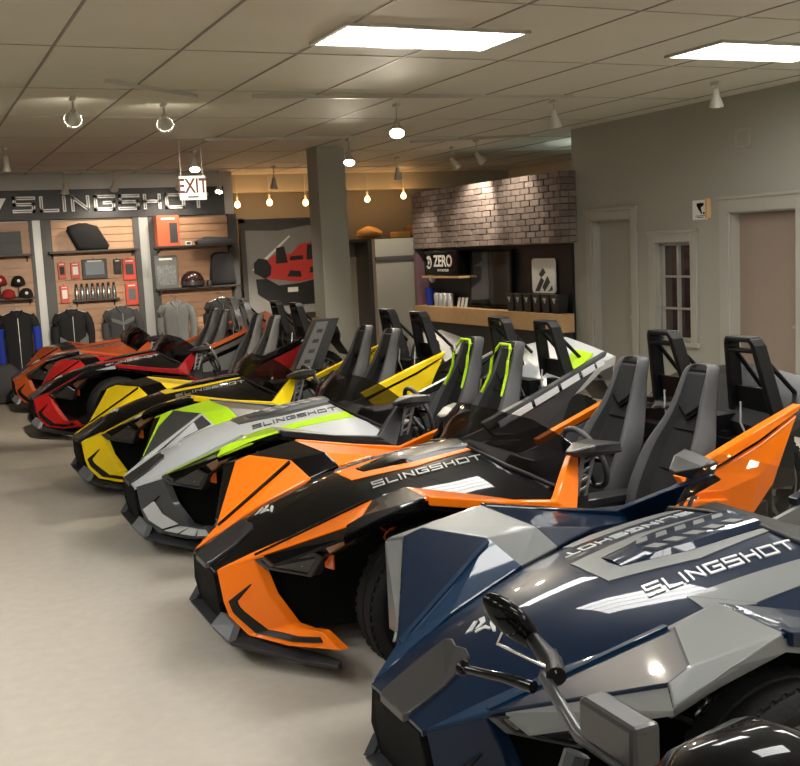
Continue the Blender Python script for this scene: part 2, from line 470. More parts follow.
    for w, s, z, c in fr:
        sw = abs(w)-.02
        rings.append([P3(s, w, z), P3(s+c, w*.97, z+.012), P3(s+c, w*.97, z-.03), P3(s+.01, w, z-.022)])
    mb.loft(rings, 0)
    mb.build('splitter_lip', LIPM, car, bevel=.004)
    for sg in (1, -1):
        mb = MB()
        mb.plate([P3(-.004,sg*.215,.195), P3(.046,sg*.325,.140), P3(.085,sg*.30,.205), P3(.045,sg*.235,.255)], (.03,0,-.015))
        mb.build('lip_riser', mat('riser_grey', (.12,.125,.135), .4), car)
    # dark substructure closing the nose and wheel wells
    mb = MB()
    mb.loft([[P3(.10,-w0,z0),P3(.10,w0,z0),P3(.10,w0,z1),P3(.10,-w0,z1)] if False else [P3(s,-w0,z0),P3(s,w0,z0),P3(s,w0*.95,z1),P3(s,-w0*.95,z1)]
             for s,w0,z0,z1 in ((.09,.20,.14,.42),(.25,.28,.13,.52),(.5,.36,.13,.61),(.9,.42,.13,.68),(1.25,.50,.13,.68),(1.5,.62,.13,.66))])
    mb.build('front_tub', MATTE, car)

def wheel_meshes():
    W = {}
    for nm, R, wd in (('front', .335, .205), ('rear', .345, .27)):
        mb = MB(); h = wd/2
        prof = [(R-.105,-h+.03),(R-.09,-h+.008),(R-.05,-h-.004),(R-.018,-h+.008),(R-.004,-h+.028),(R,-h+.05)]
        for g in (-.3, 0, .3):
            prof += [(R, g*wd-.008),(R-.009, g*wd-.005),(R-.009, g*wd+.005),(R, g*wd+.008)]
        prof += [(R,h-.05),(R-.004,h-.028),(R-.018,h-.008),(R-.05,h+.004),(R-.09,h-.008),(R-.105,h-.03)]
        mb.lathe(prof, (0,0,0), 'y', seg=48)
        for k in range(48):
            a = 2*PI*k/48
            for sg in (1,-1):
                M = Matrix.Rotation(-a,4,'Y') @ Matrix.Translation((R-.003,0,0))
                y0, y1 = sorted((sg*wd*.34, sg*(h-.022)))
                mb.box((-.012,y0,-.013),(.005,y1,.013), M=M)
        tyre = mb.build('tyre', RUBBER, None, smooth=35)
        mb = MB(); r = R-.10
        mb.lathe([(r,-h+.03),(r+.006,-h+.012),(r-.012,-h+.012),(r-.03,-h+.05),(r-.035,0),(r-.03,h-.05),(r-.012,h-.012),(r+.006,h-.012),(r,h-.03)], (0,0,0), 'y', seg=40)
        for k in range(5):
            a = 2*PI*k/5
            for d in (-.16,.16):
                M = Matrix.Rotation(a+d,4,'Y')
                mb.hexa([M @ Vector(p) for p in ((.03,-h+.05,-.013),(r-.015,-h+.025,-.012),(r-.015,-h+.055,-.012),(.03,-h+.085,-.013),(.03,-h+.05,.013),(r-.015,-h+.025,.012),(r-.015,-h+.055,.012),(.03,-h+.085,.013))])
        mb.lathe([(.001,-h+.035),(.05,-h+.04),(.055,-h+.09),(.05,0)], (0,0,0), 'y', seg=20)
        rim = mb.build('rim', ALU, tyre, smooth=35)
        mb = MB(); mb.lathe([(.06,.0),(r-.06,.0),(r-.06,.012),(.06,.012)], (0,0,0), 'y', seg=32); mb.build('brake_disc', STEEL, tyre, smooth=35)
        W[nm] = tyre
    return W

def build_seat():
    mb = MB()
    lv = [(.20,2.50,.225,.02),(.34,2.53,.245,.07),(.46,2.58,.252,.105),(.58,2.635,.25,.105),(.68,2.68,.245,.10),(.76,2.71,.225,.085),(.84,2.74,.185,.065),(.91,2.765,.155,.05),(.98,2.785,.137,.042),(1.05,2.81,.128,.038),(1.11,2.83,.122,.034),(1.155,2.845,.11,.03),(1.18,2.858,.085,.02)]
    us = [-1,-.93,-.8,-.66,-.5,-.25,0,.25,.5,.66,.8,.93,1]
    rings = []
    for z, s, hw, d in lv:
        r = []
        for u in us:
            a = abs(u); f = 0
            if a > .93: f = d*.35
            elif a > .75: f = d
            elif a > .6: f = d*.8
            r.append(P3(s - f, u*hw, z))
        th = .10 if z < 1.0 else .075
        r += [P3(s+th*.6, hw*1.0, z), P3(s+th, hw*.7, z+.0), P3(s+th, -hw*.7, z), P3(s+th*.6, -hw*1.0, z)]
        rings.append(r)
    mb.loft(rings, 0, mcol=lambda i, j: 1 if 3 <= j <= 8 else 0)
    back = mb.build('backrest', [VINYL, VINYLD], None, smooth=50)
    sub = back.modifiers.new('sub', 'SUBSURF'); sub.levels = 1; sub.render_levels = 1
    mb = MB()
    mb.plate([P3(2.742+(z-.9)*.34, w, z) for w, z in [(-.098,1.15),(.098,1.15),(.118,.955),(0,.872),(-.118,.955)]], (.05,0,0))
    mb.build('headrest_recess', MATTE, back)
    mb = MB()
    hp = [(-.085,1.135),(.085,1.135),(.105,.96),(0,.895),(-.105,.96)]
    mb.plate([P3(2.730+(z-.9)*.34, w*.92, z) for w, z in hp], (.05,0,0))
    mb.build('headrest_pad', VINYLD, back, bevel=.012, bseg=3)
    mb = MB()
    for z in (.60,.84-.02):
        s = 2.645 if z < .7 else 2.735
        mb.box((s-.012,-.12,z-.002),(s+.02,.12,z+.002))
    mb.build('seam', MATTE, back)
    mb = MB(); rings = []
    for s, hw, z, d in ((2.0,.20,.30,.02),(2.03,.235,.355,.03),(2.12,.245,.355,.05),(2.3,.25,.325,.065),(2.5,.245,.30,.08),(2.58,.23,.31,.08)):
        r = []
        for u in us:
            a = abs(u); f = 0
            if a > .93: f = d*.3
            elif a > .6: f = d
            r.append(P3(s, u*hw, z+f))
        r += [P3(s, hw, z-.12), P3(s, -hw, z-.12)]
        rings.append(r)
    mb.loft(rings, 0, mcol=lambda i, j: 1 if 3 <= j <= 8 else 0)
    cush = mb.build('seat_cushion', [VINYL, VINYLD], None, smooth=50)
    return back, cush

def build_hoop(m):
    mb = MB()
    def bar(a, b, wd, dp):
        mb.tube([a, b], 0, rect=(wd, dp))
    zt, zb = 1.318, .80
    for sg in (1,-1):
        p0, p1, p2 = P3(3.22, sg*.175, zb), P3(3.12, sg*.105, 1.27), P3(3.105, sg*.082, 1.31)
        mb.loft([[p+Vector(o) for o in ((-.04,-.02,0),(.05,-.02,0),(.05,.02,0),(-.04,.02,0))] for p in (p0, p1, p2)])
    mb.box((3.065,-.098,1.288),(3.155,.098,1.318))
    mb.box((3.085,-.095,1.225),(3.14,.095,1.25))
    h = mb.build('roll_hoop', m, None, bevel=.008, bseg=2)
    mb = MB()
    mb.plate([P3(3.17,-.12,1.02),P3(3.17,.12,1.02),P3(3.22,.15,.80),P3(3.22,-.15,.80)], (.03,0,0))
    mb.tube([P3(3.13,.09,1.24),P3(3.36,.12,1.0),P3(3.5,.14,.86)], .014)
    mb.tube([P3(3.13,-.09,1.24),P3(3.36,-.12,1.0),P3(3.5,-.14,.86)], .014)
    mb.build('hoop_brace', PLAST, h)
    return h

def build_mirror(sg, m):
    def q(s, w, z): return P3(s, sg*w, z)
    mb = MB()
    # wedge housing: face towards the driver (+s), pointed outboard
    a = [q(1.87,.60,.915), q(1.89,.86,.935), q(1.89,.87,.885), q(1.86,.64,.825)]
    b = [q(1.78,.60,.905), q(1.78,.80,.925), q(1.78,.80,.880), q(1.78,.64,.835)]
    c = [q(1.69,.67,.880), q(1.69,.72,.890), q(1.69,.72,.872), q(1.69,.68,.865)]
    mb.loft([a, b, c])
    o = mb.build('mirror', m, None, bevel=.008)
    mb = MB(); mb.plate([p+Vector((.003,0,0)) for p in (q(1.873,.62,.905), q(1.892,.845,.922), q(1.892,.85,.892), q(1.868,.65,.838))], (-.003,0,0)); mb.build('mirror_glass', CHROME, o)
    mb = MB()
    for d0, d1 in ((0,.25),(.75,1.0)):
        p = [q(1.77+.08*d0,.70,.845), q(1.77+.08*d1,.70,.845), q(1.72+.06*d1,.72,.66), q(1.72+.06*d0,.72,.66)]
        mb.plate(p, (0, sg*.012, 0))
    for k in range(4):
        z = .675+.045*k; w_ = .72-.02*(z-.66)/.185; x_ = 1.72+.05*(z-.66)/.185
        mb.plate([q(x_+.005,w_,z), q(x_+.005,w_,z+.010), q(x_+.065,w_,z+.034), q(x_+.065,w_,z+.024)], (0, sg*.012, 0))
    mb.build('mirror_stalk', mat('stalk_grey', (.14,.145,.15), .4, .3), o)
    return o

def build_common():
    K = {}
    K['wheel'] = wheel_meshes()
    K['seat'] = build_seat()
    K['steer'] = build_steering()
    return K

def build_steering():
    mb = MB(); R = .175; rings = []
    for k in range(28):
        a = 2*PI*k/28; c = Vector((0, math.cos(a)*R, math.sin(a)*R)); rad = Vector((0, math.cos(a), math.sin(a)))
        rings.append([c + (rad*math.cos(t) + Vector((1,0,0))*math.sin(t))*.016 for t in [2*PI*i/8 for i in range(8)]])
    rings.append(rings[0]); mb.loft(rings, 0, caps=False)
    o = mb.build('steering_wheel', VINYL, None, smooth=60)
    mb = MB(); mb.box((-.03,-.05,-.045),(.015,.05,.045))
    for a in (PI*.03, PI*.97, -PI*.5):
        M = Matrix.Rotation(a,4,'X'); mb.box((-.012,.04,-.013),(.004,.165,.013), M=M)
    mb.build('hub', PLAST, o, bevel=.005)
    mb = MB(); mb.tube([(-.02,0,0),(-.35,0,0)], .022); mb.build('steering_column', MATTE, o)
    return o

def build_car(label, pose, pal, K, cat='roadster'):
    X, Y, yaw = pose
    car = thing('three_wheeled_roadster', label, cat, (X, Y, 0), yaw, 'three-wheeled roadsters parked in a row')
    build_hood(pal, car); build_front(pal, car)
    def place(src, loc, parent=car, rz=None, ry=None):
        c = copy_tree(src, parent)
        c.location = loc
        if ry is not None: c.rotation_euler = (0, ry, 0)
        return c
    for sg in (1,-1):
        w = place(K['wheel']['front'], (.85, -sg*.845, .338))
        if sg < 0: w.rotation_euler = (0, 0, PI)
    place(K['wheel']['rear'], (3.50, 0, .348))
    # suspension
    for sg in (1,-1):
        mb = MB()
        for s0, z in ((.70,.24),(.98,.24),(.74,.44),(.95,.44)):
            mb.tube([P3(s0, sg*.33, z), P3(.85, sg*.74, z-.01)], .014)
        mb.build('suspension_arm', GUN, car)
        mb = MB(); A, B = P3(.84, sg*.40, .60), P3(.84, sg*.70, .28); pts = []
        ax = (B-A).normalized(); u = ax.orthogonal().normalized(); v = ax.cross(u)
        for k in range(60):
            t = k/59; a = t*2*PI*7; pts.append(A.lerp(B, t) + (u*math.cos(a)+v*math.sin(a))*.035)
        mb.tube(pts, .006, seg=5); sp = mb.build('shock_spring', REFL if pal.get('spring') else STEEL, car, smooth=60)
        mb = MB(); mb.tube([A, B], .017); mb.build('damper', PLAST, sp)
    # windscreen
    n = 16
    mb = MB(); rows = []
    lo = [(-.70,1.66,.70),(-.55,1.56,.765),(-.42,1.50,.80),(-.2,1.462,.84),(0,1.452,.858),(.2,1.462,.84),(.42,1.50,.80),(.55,1.56,.765),(.70,1.66,.70)]
    hi = [(-.60,1.80,.885),(-.52,1.745,.945),(-.40,1.675,1.01),(-.2,1.625,1.03),(0,1.61,1.036),(.2,1.625,1.03),(.40,1.675,1.01),(.52,1.745,.945),(.60,1.80,.885)]
    rings = []
    for (w0,s0,z0),(w1,s1,z1) in zip(lo, hi):
        a, b = P3(s0,w0,z0), P3(s1,w1,z1); m_ = a.lerp(b,.5)+Vector((-.012,0,.008)); t = Vector((.004,0,-.001))
        rings.append([a, m_, b, b+t, m_+t, a+t])
    mb.loft(rings, 0); mb.build('windscreen', TINT if not pal.get('clear') else CLEAR, car, smooth=25)
    mb = MB(); mb.tube([P3(s0,w0,z0)+Vector((0,0,-.004)) for w0,s0,z0 in lo], .012); mb.build('windscreen_seal', PLAST, car, smooth=60)
    for sg in (1,-1):
        m = build_mirror(sg, pal.get('mirror', DGREY)); m.parent = car
    # cockpit tub
    mb = MB()
    mb.box((1.45,-.66,.12),(3.0,.66,.17))
    for sg in (1,-1):
        mb.hexa([P3(1.45,sg*.62,.15),P3(2.95,sg*.62,.15),P3(2.95,sg*.72,.15),P3(1.45,sg*.84,.15),P3(1.45,sg*.66,.48),P3(2.95,sg*.66,.48),P3(2.95,sg*.71,.46),P3(1.45,sg*.835,.50)])
    mb.box((2.0,-.07,.17),(2.95,.07,.40)); mb.box((2.90,-.70,.15),(3.0,.70,.62))
    mb.build('cockpit_tub', PLAST, car, bevel=.01)
    mb = MB()
    mb.hexa([P3(1.55,-.66,.50),P3(1.55,.66,.50),P3(1.84,.66,.52),P3(1.84,-.66,.52),P3(1.55,-.66,.70),P3(1.55,.66,.70),P3(1.86,.62,.74),P3(1.86,-.62,.74)])
    for c in (.31,):
        mb.hexa([P3(1.6,c-.17,.70),P3(1.6,c+.17,.70),P3(1.90,c+.15,.70),P3(1.90,c-.15,.70),P3(1.66,c-.12,.80),P3(1.66,c+.12,.80),P3(1.91,c+.12,.80),P3(1.91,c-.12,.80)])
    dash = mb.build('dashboard', PLAST, car, bevel=.012)
    mb = MB(); mb.box((1.862,-.12,.56),(1.875,.07,.70)); mb.build('display', LENS, dash)
    mb = MB(); mb.box((2.1,-.075,.40),(2.75,.075,.44)); mb.tube([(2.2,0,.43),(2.17,0,.53)],[.02,.014]); mb.lathe([(.001,.03),(.02,.02),(.024,0),(.015,-.02)],(2.165,0,.545)); mb.build('centre_console', DGREY, car, bevel=.006)
    st = place(K['steer'], (2.06, -.30, .745)); st.rotation_euler = (0, -.38, 0)
    bk, cu = K['seat']
    for w in (.31, -.31):
        s = bpy.data.objects.new('seat', None); COL.objects.link(s); s.parent = car; s.location = (0, -w, 0); s.empty_display_size = .1
        a = copy_tree(bk, s); copy_tree(cu, s)
        if pal.get('seat'):
            pass
        if pal.get('seat_trim'):
            mb = MB()
            for sg in (1,-1):
                pts = [P3(2.74-.02, sg*.12, .95), P3(2.755-.02, sg*.118, 1.05), P3(2.79-.02, sg*.10, 1.125)]
                mb.tube(pts, .012, rect=None)
            mb.tube([P3(2.655,.15,.80),P3(2.70,.125,.90),P3(2.72,.118,.95)], .012)
            mb.tube([P3(2.655,-.15,.80),P3(2.70,-.125,.90),P3(2.72,-.118,.95)], .012)
            mb.tube([P3(2.77,.10,1.125),P3(2.785,.07,1.16),P3(2.785,-.07,1.16),P3(2.77,-.10,1.125)], .012)
            mb.build('seat_piping', pal['seat_trim'], a, smooth=60)
    for w in (.352, -.352):
        h = build_hoop(pal.get('hoop', PLAST)); h.parent = car; h.location = (0, -w, 0)
    # rear quarter blades
    for sg in (1,-1):
        def q(s, w, z): return P3(s, sg*w, z)
        hi_ = pal.get('q_high', 0)
        tb = q(3.20+.22*hi_, .70, .958+.12*hi_)
        mb = MB()
        top = [q(2.36,.71,.668), q(2.51,.71,.722), q(2.86,.71,.848), tb]
        bot = [q(2.38,.722,.625), q(2.53,.722,.675), q(2.88,.722,.800), tb+Vector((-.02,0,-.035))]
        rings = [[a, c, c+Vector((0,sg*.05,0)), a+Vector((0,sg*.06,.0))] for a, c in zip(top, bot)]
        mb.loft(rings); qb = mb.build('quarter_blade', pal['q_top'], car, bevel=.005)
        mb = MB()
        up_ = [q(2.42,.712,.600), q(2.60,.715,.672), q(2.90,.712,.778), tb+Vector((-.03,0,-.055))]
        dn = [q(2.45,.735,.555), q(2.60,.755,.44), q(2.76,.76,.38), q(2.96,.74,.56)]
        mid = [q(2.43,.735,.58), q(2.62,.750,.57), q(2.86,.745,.62), q(3.07,.725,.76)]
        rings = [[a, m_, c, c+Vector((0,sg*.03,0)), m_+Vector((0,sg*.03,0)), a+Vector((0,sg*.03,0))] for a, m_, c in zip(up_, mid, dn)]
        mb.loft(rings); qp = mb.build('quarter_panel', pal['q_low'], car, bevel=.005)
        mb = MB(); mb.plate([q(2.38,.695,.655), q(2.88,.695,.84), tb+Vector((-.02,sg*.01,-.015)), q(2.93,.69,.77), q(2.42,.695,.59)], (0,sg*.02,0)); mb.build('recess', MATTE, qp)
        if pal.get('q_decal'):
            mb = MB()
            segs = ((.0,.30),(.33,.55),(.58,.75),(.78,.90),(.92,.99)) if not pal.get('q_decal_text') else ((.05,.95),)
            for t0, t1 in segs:
                A = lambda t: q(2.46,.745,.672).lerp(tb+Vector((-.06,-sg*.035,-.035)), t)
                d = Vector((0,-sg*.004,-.0)); hgt = Vector((.01,-sg*.008,-.042 if not pal.get('q_decal_text') else -.08))
                mb.plate([A(t0)+d, A(t1)+d, A(t1)+d+hgt, A(t0)+d+hgt], (0,sg*.006,0))
            mb.build('blade_decal', pal['q_decal'], qb)
        # inner trim seen across the cockpit
        mb = MB(); mb.plate([q(1.85,.66,.48), q(2.38,.66,.625), q(2.92,.66,.80), q(2.95,.66,.45), q(1.85,.66,.40)], (0,-sg*.025,0)); mb.build('inner_trim', pal.get('trim', TRIMG), car)
        # sill and lower side
        mb = MB()
        tp = [q(1.62,.875,.62), q(1.78,.86,.545), q(2.1,.83,.50), q(2.35,.79,.555), q(2.62,.775,.53)]
        rings = [[p, p+Vector((0,0,-.035)), p+Vector((0,sg*.05,-.035)), p+Vector((0,sg*.05,0))] for p in tp]
        mb.loft(rings); mb.build('door_sill', pal['sill'], car, bevel=.005)
        mb = MB(); mb.plate([q(1.22,.87,.66), q(1.62,.865,.60), q(1.78,.85,.52), q(2.1,.82,.475), q(2.62,.765,.50), q(2.75,.75,.16), q(1.35,.85,.15), q(1.25,.87,.4)], (0,sg*.03,0))
        mb.build('side_skirt', pal.get('skirt', PLAST), car, bevel=.004)
    # rear deck / tail
    mb = MB(); rings = []
    dk = pal.get('deck_lift', 0)
    for s, hw, zc, ze in ((3.10,.62,.84,.80),(3.25,.66,.95+dk*.3,.88),(3.42,.66,1.07+dk,.98+dk*.6),(3.52,.66,1.10+dk,1.01+dk*.6),(3.62,.50,1.0,.90)):
        r = [P3(s, u*hw, zc+(ze-zc)*abs(u)**1.15) for u in (-1,-.66,-.33,0,.33,.66,1)]
        r += [P3(s, hw*.95, ze-.07), P3(s, 0, ze-.12), P3(s, -hw*.95, ze-.07)]
        rings.append(r)
    mb.loft(rings); deck = mb.build('rear_deck', pal['deck'], car, smooth=30)
    if pal.get('deck_decal'):
        for sg in (1,-1):
            mb = MB(); mb.plate([P3(3.20,sg*.40,.955+dk*.3), P3(3.36,sg*.36,1.055+dk*.7), P3(3.40,sg*.54,1.04+dk*.5), P3(3.25,sg*.56,.95+dk*.2)], (0,0,-.02))
            mb.build('deck_decal', pal['deck_decal'], deck)
    # engine clutter, frame and swing arm behind the seats
    mb = MB()
    mb.box((3.0,-.5,.45),(3.35,.5,.74)); mb.box((3.02,-.25,.72),(3.2,.25,.86))
    for k in range(14):
        x = random.uniform(2.98,3.3); y = random.uniform(-.6,.6); z = random.uniform(.62,.86); d = random.uniform(.02,.05)
        mb.box((x,y,z),(x+d,y+d*1.6,z+d*1.3))
    for y in (-.55,-.18,.18,.55):
        mb.tube([(2.98,y,.5),(3.05,y*.95,.80),(3.3,y*.8,.84)], .018)
    mb.build('engine_cover', PLAST, car)
    mb = MB()
    for k in range(3):
        y = -.42 + k*.33
        mb.tube([(3.03,y,.96),(3.0,y-.03,.85),(3.02,y-.09,.72),(2.99,y-.05,.6)], .007, seg=6)
    mb.build('cable_run', DECALG, car, smooth=60)
    mb = MB()
    for sg in (1,-1): mb.tube([(2.95,sg*.20,.35),(3.3,sg*.19,.34),(3.50,sg*.17,.348)], 0, rect=(.05,.08))
    mb.tube([(3.50,-.19,.348),(3.50,.19,.348)], .02)
    mb.build('swing_arm', GUN, car, bevel=.005)
    mb = MB(); mb.plate([P3(3.66,-.22,.90),P3(3.66,.22,.90),P3(3.86,.15,.62),P3(3.86,-.15,.62)], (0,0,-.02)); mb.build('rear_fender', PLAST, car)
    for y in (-.34, .20):
        mb = MB(); mb.box((3.60,y,.91),(3.66,y+.14,.94)); mb.build('tail_light', RED, car)
    return car

K = build_common()
pal_o = dict(hood=BLACKP, stripe=ORANGE, scoop=BLACKP, text=DECALG, f_in=ORANGE, f_out=ORANGE, band=BLACKP, f_rear=ORANGE, ridge=BLACKP,
    lip_arch=BLACKP, rail=ORANGE, fascia=ORANGE, q_top=ORANGE, q_low=ORANGE, sill=ORANGE, deck=PLAST, spring=True)
pal_y = dict(pal_o, stripe=YELLOW, f_in=YELLOW, f_out=YELLOW, f_rear=YELLOW, rail=YELLOW, fascia=YELLOW, q_top=YELLOW, q_low=YELLOW, sill=YELLOW)
pal_r = dict(pal_o, stripe=DRED, f_in=RED, f_out=RED, f_rear=RED, rail=DRED, fascia=RED, q_top=BLACKP, q_low=DRED, sill=DRED)
pal_f = dict(pal_o, hood=COPPER, stripe=DGREY, scoop=COPPER, text=TEXTD, f_in=COPPER, f_out=COPPER, f_rear=COPPER, band=DGREY, rail=COPPER, fascia=COPPER,
    q_top=COPPER, q_low=DGREY, sill=COPPER, deck=COPPER, hoop=PALE, mirror=DGREY)
pal_s = dict(hood=SILVER, stripe=GUN, scoop=GUN, text=TEXTD, f_in=SILVER, f_out=GUN, band=LIME, f_rear=GUN, ridge=SILVER, edge=LIME, facet_panel=GUN,
    lip_arch=BLACKP, rail=DGREY, fascia=GUN, vent=PLAST, fascia_panel=SILVER, q_top=GUN, q_low=DGREY, q_decal=DECALW, q_high=1, sill=GUN, deck=SILVER, deck_lift=.04,
    deck_decal=LIME, flank=LIME, seat_trim=LIME, hood_bars=SILVER)
pal_b = dict(hood=BLUE, stripe=PALE, scoop=BLUE, text=DECALW, f_in=BLUE_LIT, f_out=BLUE, band=PALE, f_rear=BLUE, ridge=BLUE_LIT, side=PALE,
    lip_arch=PALE, rail=BLUE, fascia=BLUE, q_top=BLUE, q_low=PALE, sill=BLUE, deck=BLUE, hood_bars=PALE, clear=True, trim=mat('pale_trim_panel', (.24,.25,.24), .5))
CARS = [
 ('navy blue and silver three-wheeled roadster nearest the camera, silver SLINGSHOT lettering on hood', (1.269,3.0,-.019), pal_b),
 ('bright orange and gloss black three-wheeled roadster with tinted windscreen, second nearest', (1.16,4.994,-.003), pal_o),
 ('silver grey three-wheeled roadster with lime green accents between the orange and yellow ones', (1.206,7.133,-.010), pal_s),
 ('yellow and gloss black three-wheeled roadster with black seats', (1.16,9.18,.0), pal_y),
 ('red and black three-wheeled roadster between the yellow one and the far copper one', (1.13,12.45,.02), pal_r),
 ('burnt orange three-wheeled roadster farthest away, below the hanging jackets', (1.15,14.81,-.043), pal_f),
]
for lab, pose, pal in CARS:
    build_car(lab, pose, pal, K)
for k in list(K['wheel'].values()) + [K['steer'], *K['seat']]:
    for ch in list(k.children): bpy.data.objects.remove(ch)
    bpy.data.objects.remove(k)

# ================================================================== THE SHOWROOM
CARPET = mat('beige_carpet', (0.52, 0.475, 0.41), 0.95, noise=0.10, nscale=14, bump=0.5, bscale=420, spec=0.1)
WALLM = mat('greige_wall_paint', (0.33, 0.325, 0.28), 0.75, noise=0.03, nscale=3)
WALLT = mat('greige_trim_paint', (0.36, 0.35, 0.305), 0.55)
DOORM = mat('tan_door', (0.27, 0.205, 0.165), 0.6, noise=0.04, nscale=5)
DOORG = mat('greige_door', (0.33, 0.32, 0.275), 0.6)
CEILM = mat('ceiling_tile', (0.56, 0.545, 0.465), 0.7, noise=0.05, nscale=2.2, spec=0.25)
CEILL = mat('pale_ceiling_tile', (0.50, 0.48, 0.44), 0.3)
GRID = mat('ceiling_grid_line', (0.22, 0.20, 0.165), 0.6)
WOODS = mat('slatwall_wood', (0.50, 0.29, 0.175), 0.45, noise=0.10, nscale=9)
WOODC = mat('counter_wood', (0.62, 0.40, 0.20), 0.45, noise=0.12, nscale=12)
CHAR = mat('charcoal_board', (0.040, 0.042, 0.046), 0.5)
POST = mat('dark_grey_upright', (0.07, 0.07, 0.072), 0.5)
POSTL = mat('pale_aluminium_strip', (0.42, 0.43, 0.43), 0.4, 0.3)
SHELFM = mat('dark_brown_shelf', (0.035, 0.028, 0.025), 0.45)
WHITE = mat('white_plastic', (0.75, 0.74, 0.70), 0.4)
TRACKM = mat('track_white', (0.50, 0.48, 0.42), 0.45)
FABK = mat('black_fabric', (0.012, 0.012, 0.014), 0.9, bump=0.3, bscale=150)
FABG = mat('grey_fabric', (0.055, 0.056, 0.062), 0.9, noise=0.15, nscale=120, bump=0.2, bscale=150)
FABM = mat('mid_grey_fabric', (0.15, 0.155, 0.16), 0.9, noise=0.12, nscale=120)
FABB = mat('blue_fabric', (0.01, 0.035, 0.36), 0.8)
REDP = mat('red_package', (0.62, 0.07, 0.04), 0.45)
ORP = mat('orange_red_box', (0.60, 0.12, 0.05), 0.5)
GLASSY = mat('clear_tumbler', (0.55, 0.56, 0.57), 0.12, 0.3)
BOT = mat('steel_bottle', (0.30, 0.31, 0.32), 0.2, 0.8)
NIGHT = mat('dark_window_pane', (0.050, 0.030, 0.032), 0.08, coat=1.0)

def slab(name, a, b, m, kind=True, bevel=0):
    mb = MB(); mb.box(a, b); o = mb.build(name, m, None, bevel=bevel)
    return struct(o) if kind else o
ZC = 3.22
slab('floor', (-4, -5, -.1), (10.5, 18, 0), CARPET)
slab('ceiling', (-4, -5, ZC), (10.5, 15.95, ZC+.1), CEILM)
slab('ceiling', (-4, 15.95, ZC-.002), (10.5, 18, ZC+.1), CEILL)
mb = MB()
k = 0; x = -3.72
while x < 10.3:
    mb.box((x-.009, -5, ZC-.004), (x+.009, 17.6, ZC+.01)); x += .781
y = -4.5
while y < 17.5:
    mb.box((-4, y-.005, ZC-.004), (10.5, y+.005, ZC+.01), 1); y += 1.625
struct(mb.build('trim_1', [GRID, mat('faint_grid_line', (.38,.36,.30), .6)]))
slab('trim_2', (-4, 15.90, ZC-.012), (10.5, 15.96, ZC+.01), mat('pale_trim', (.55,.53,.48), .5))
slab('wall_left', (-4.2, -5, 0), (-4, 18, ZC+.1), WALLM)
slab('wall_front', (-4, -5.2, 0), (7.75, -5, ZC+.1), WALLM)
# right wall with two doors and a window
mb = MB(); X0, X1 = 7.5, 7.75
def seg(y0, y1, z0, z1): mb.box((X0, y0, z0), (X1, y1, z1))
seg(-5, 7.42, 0, ZC); seg(7.42, 8.30, 2.09, ZC); seg(8.30, 8.88, 0, ZC); seg(8.88, 9.47, 0, .76); seg(8.88, 9.47, 1.82, ZC)
seg(9.47, 9.88, 0, ZC); seg(9.88, 10.65, 2.11, ZC); seg(10.65, 11.03, 0, ZC)
struct(mb.build('wall_right', WALLM))
def casing(nm, y0, y1, z0, z1, w, top=True, bottom=False):
    mb = MB()
    mb.box((X0-.025, y0-w, z0), (X0, y0, z1+w)); mb.box((X0-.025, y1, z0), (X0, y1+w, z1+w)); mb.box((X0-.025, y0, z1), (X0, y1, z1+w))
    if bottom: mb.box((X0-.04, y0-w-.02, z0-.05), (X0, y1+w+.02, z0))
    mb.box((X0-.04, y0-w-.015, z1+w), (X0, y1+w+.015, z1+w+.03))
    return struct(mb.build(nm, WALLT, None, bevel=.004))
def door(nm, y0, y1, z1, m, knob):
    mb = MB(); mb.box((X0+.11, y0+.01, .01), (X0+.155, y1-.01, z1-.01)); d = struct(mb.build(nm, m, None, bevel=.003))
    mb = MB(); mb.box((X0+.0, y0, 0), (X0+.2, y0+.012, z1)); mb.box((X0, y1-.012, 0), (X0+.2, y1, z1)); mb.box((X0, y0, z1-.012), (X0+.2, y1, z1)); mb.build('door_frame', WALLT, d)
    mb = MB(); mb.lathe([(.001,-.075),(.02,-.07),(.028,-.05),(.02,-.03),(.012,-.02),(.012,0),(.03,0),(.03,.005)], (X0+.108, knob, .98), 'x'); mb.build('door_handle', STEEL, d, smooth=40)
    return d
door('door_1', 9.88, 10.65, 2.11, DOORG, 9.97); casing('trim_3', 9.88, 10.65, 0, 2.11, .10)
door('door_2', 7.42, 8.30, 2.09, DOORM, 7.50); casing('trim_4', 7.42, 8.30, 0, 2.09, .13)
mb = MB(); mb.box((X0+.10, 8.885, .765), (X0+.115, 9.465, 1.815)); win = struct(mb.build('window_1', NIGHT))
mb = MB()
for a, b in ((8.88, 8.92), (9.43, 9.47), (9.165, 9.19)): mb.box((X0+.06, a, .76), (X0+.10, b, 1.82))
for z in (.76, 1.095, 1.44, 1.785): mb.box((X0+.06, 8.88, z-.0), (X0+.10, 9.47, z+.035 if z in (.76, 1.785) else z+.022))
mb.build('window_frame', WALLT, win)
casing('trim_5', 8.88, 9.47, .76, 1.82, .095, bottom=True)
mb = MB(); mb.box((X0-.015, -5, 0), (X0, 7.28, .11)); mb.box((X0-.015, 8.44, 0), (X0, 9.77, .11)); struct(mb.build('baseboard_right', WALLT))
# column
mb = MB(); mb.box((4.90, 12.86, 0), (5.28, 13.24, ZC)); struct(mb.build('column', WALLM, None, bevel=.01))
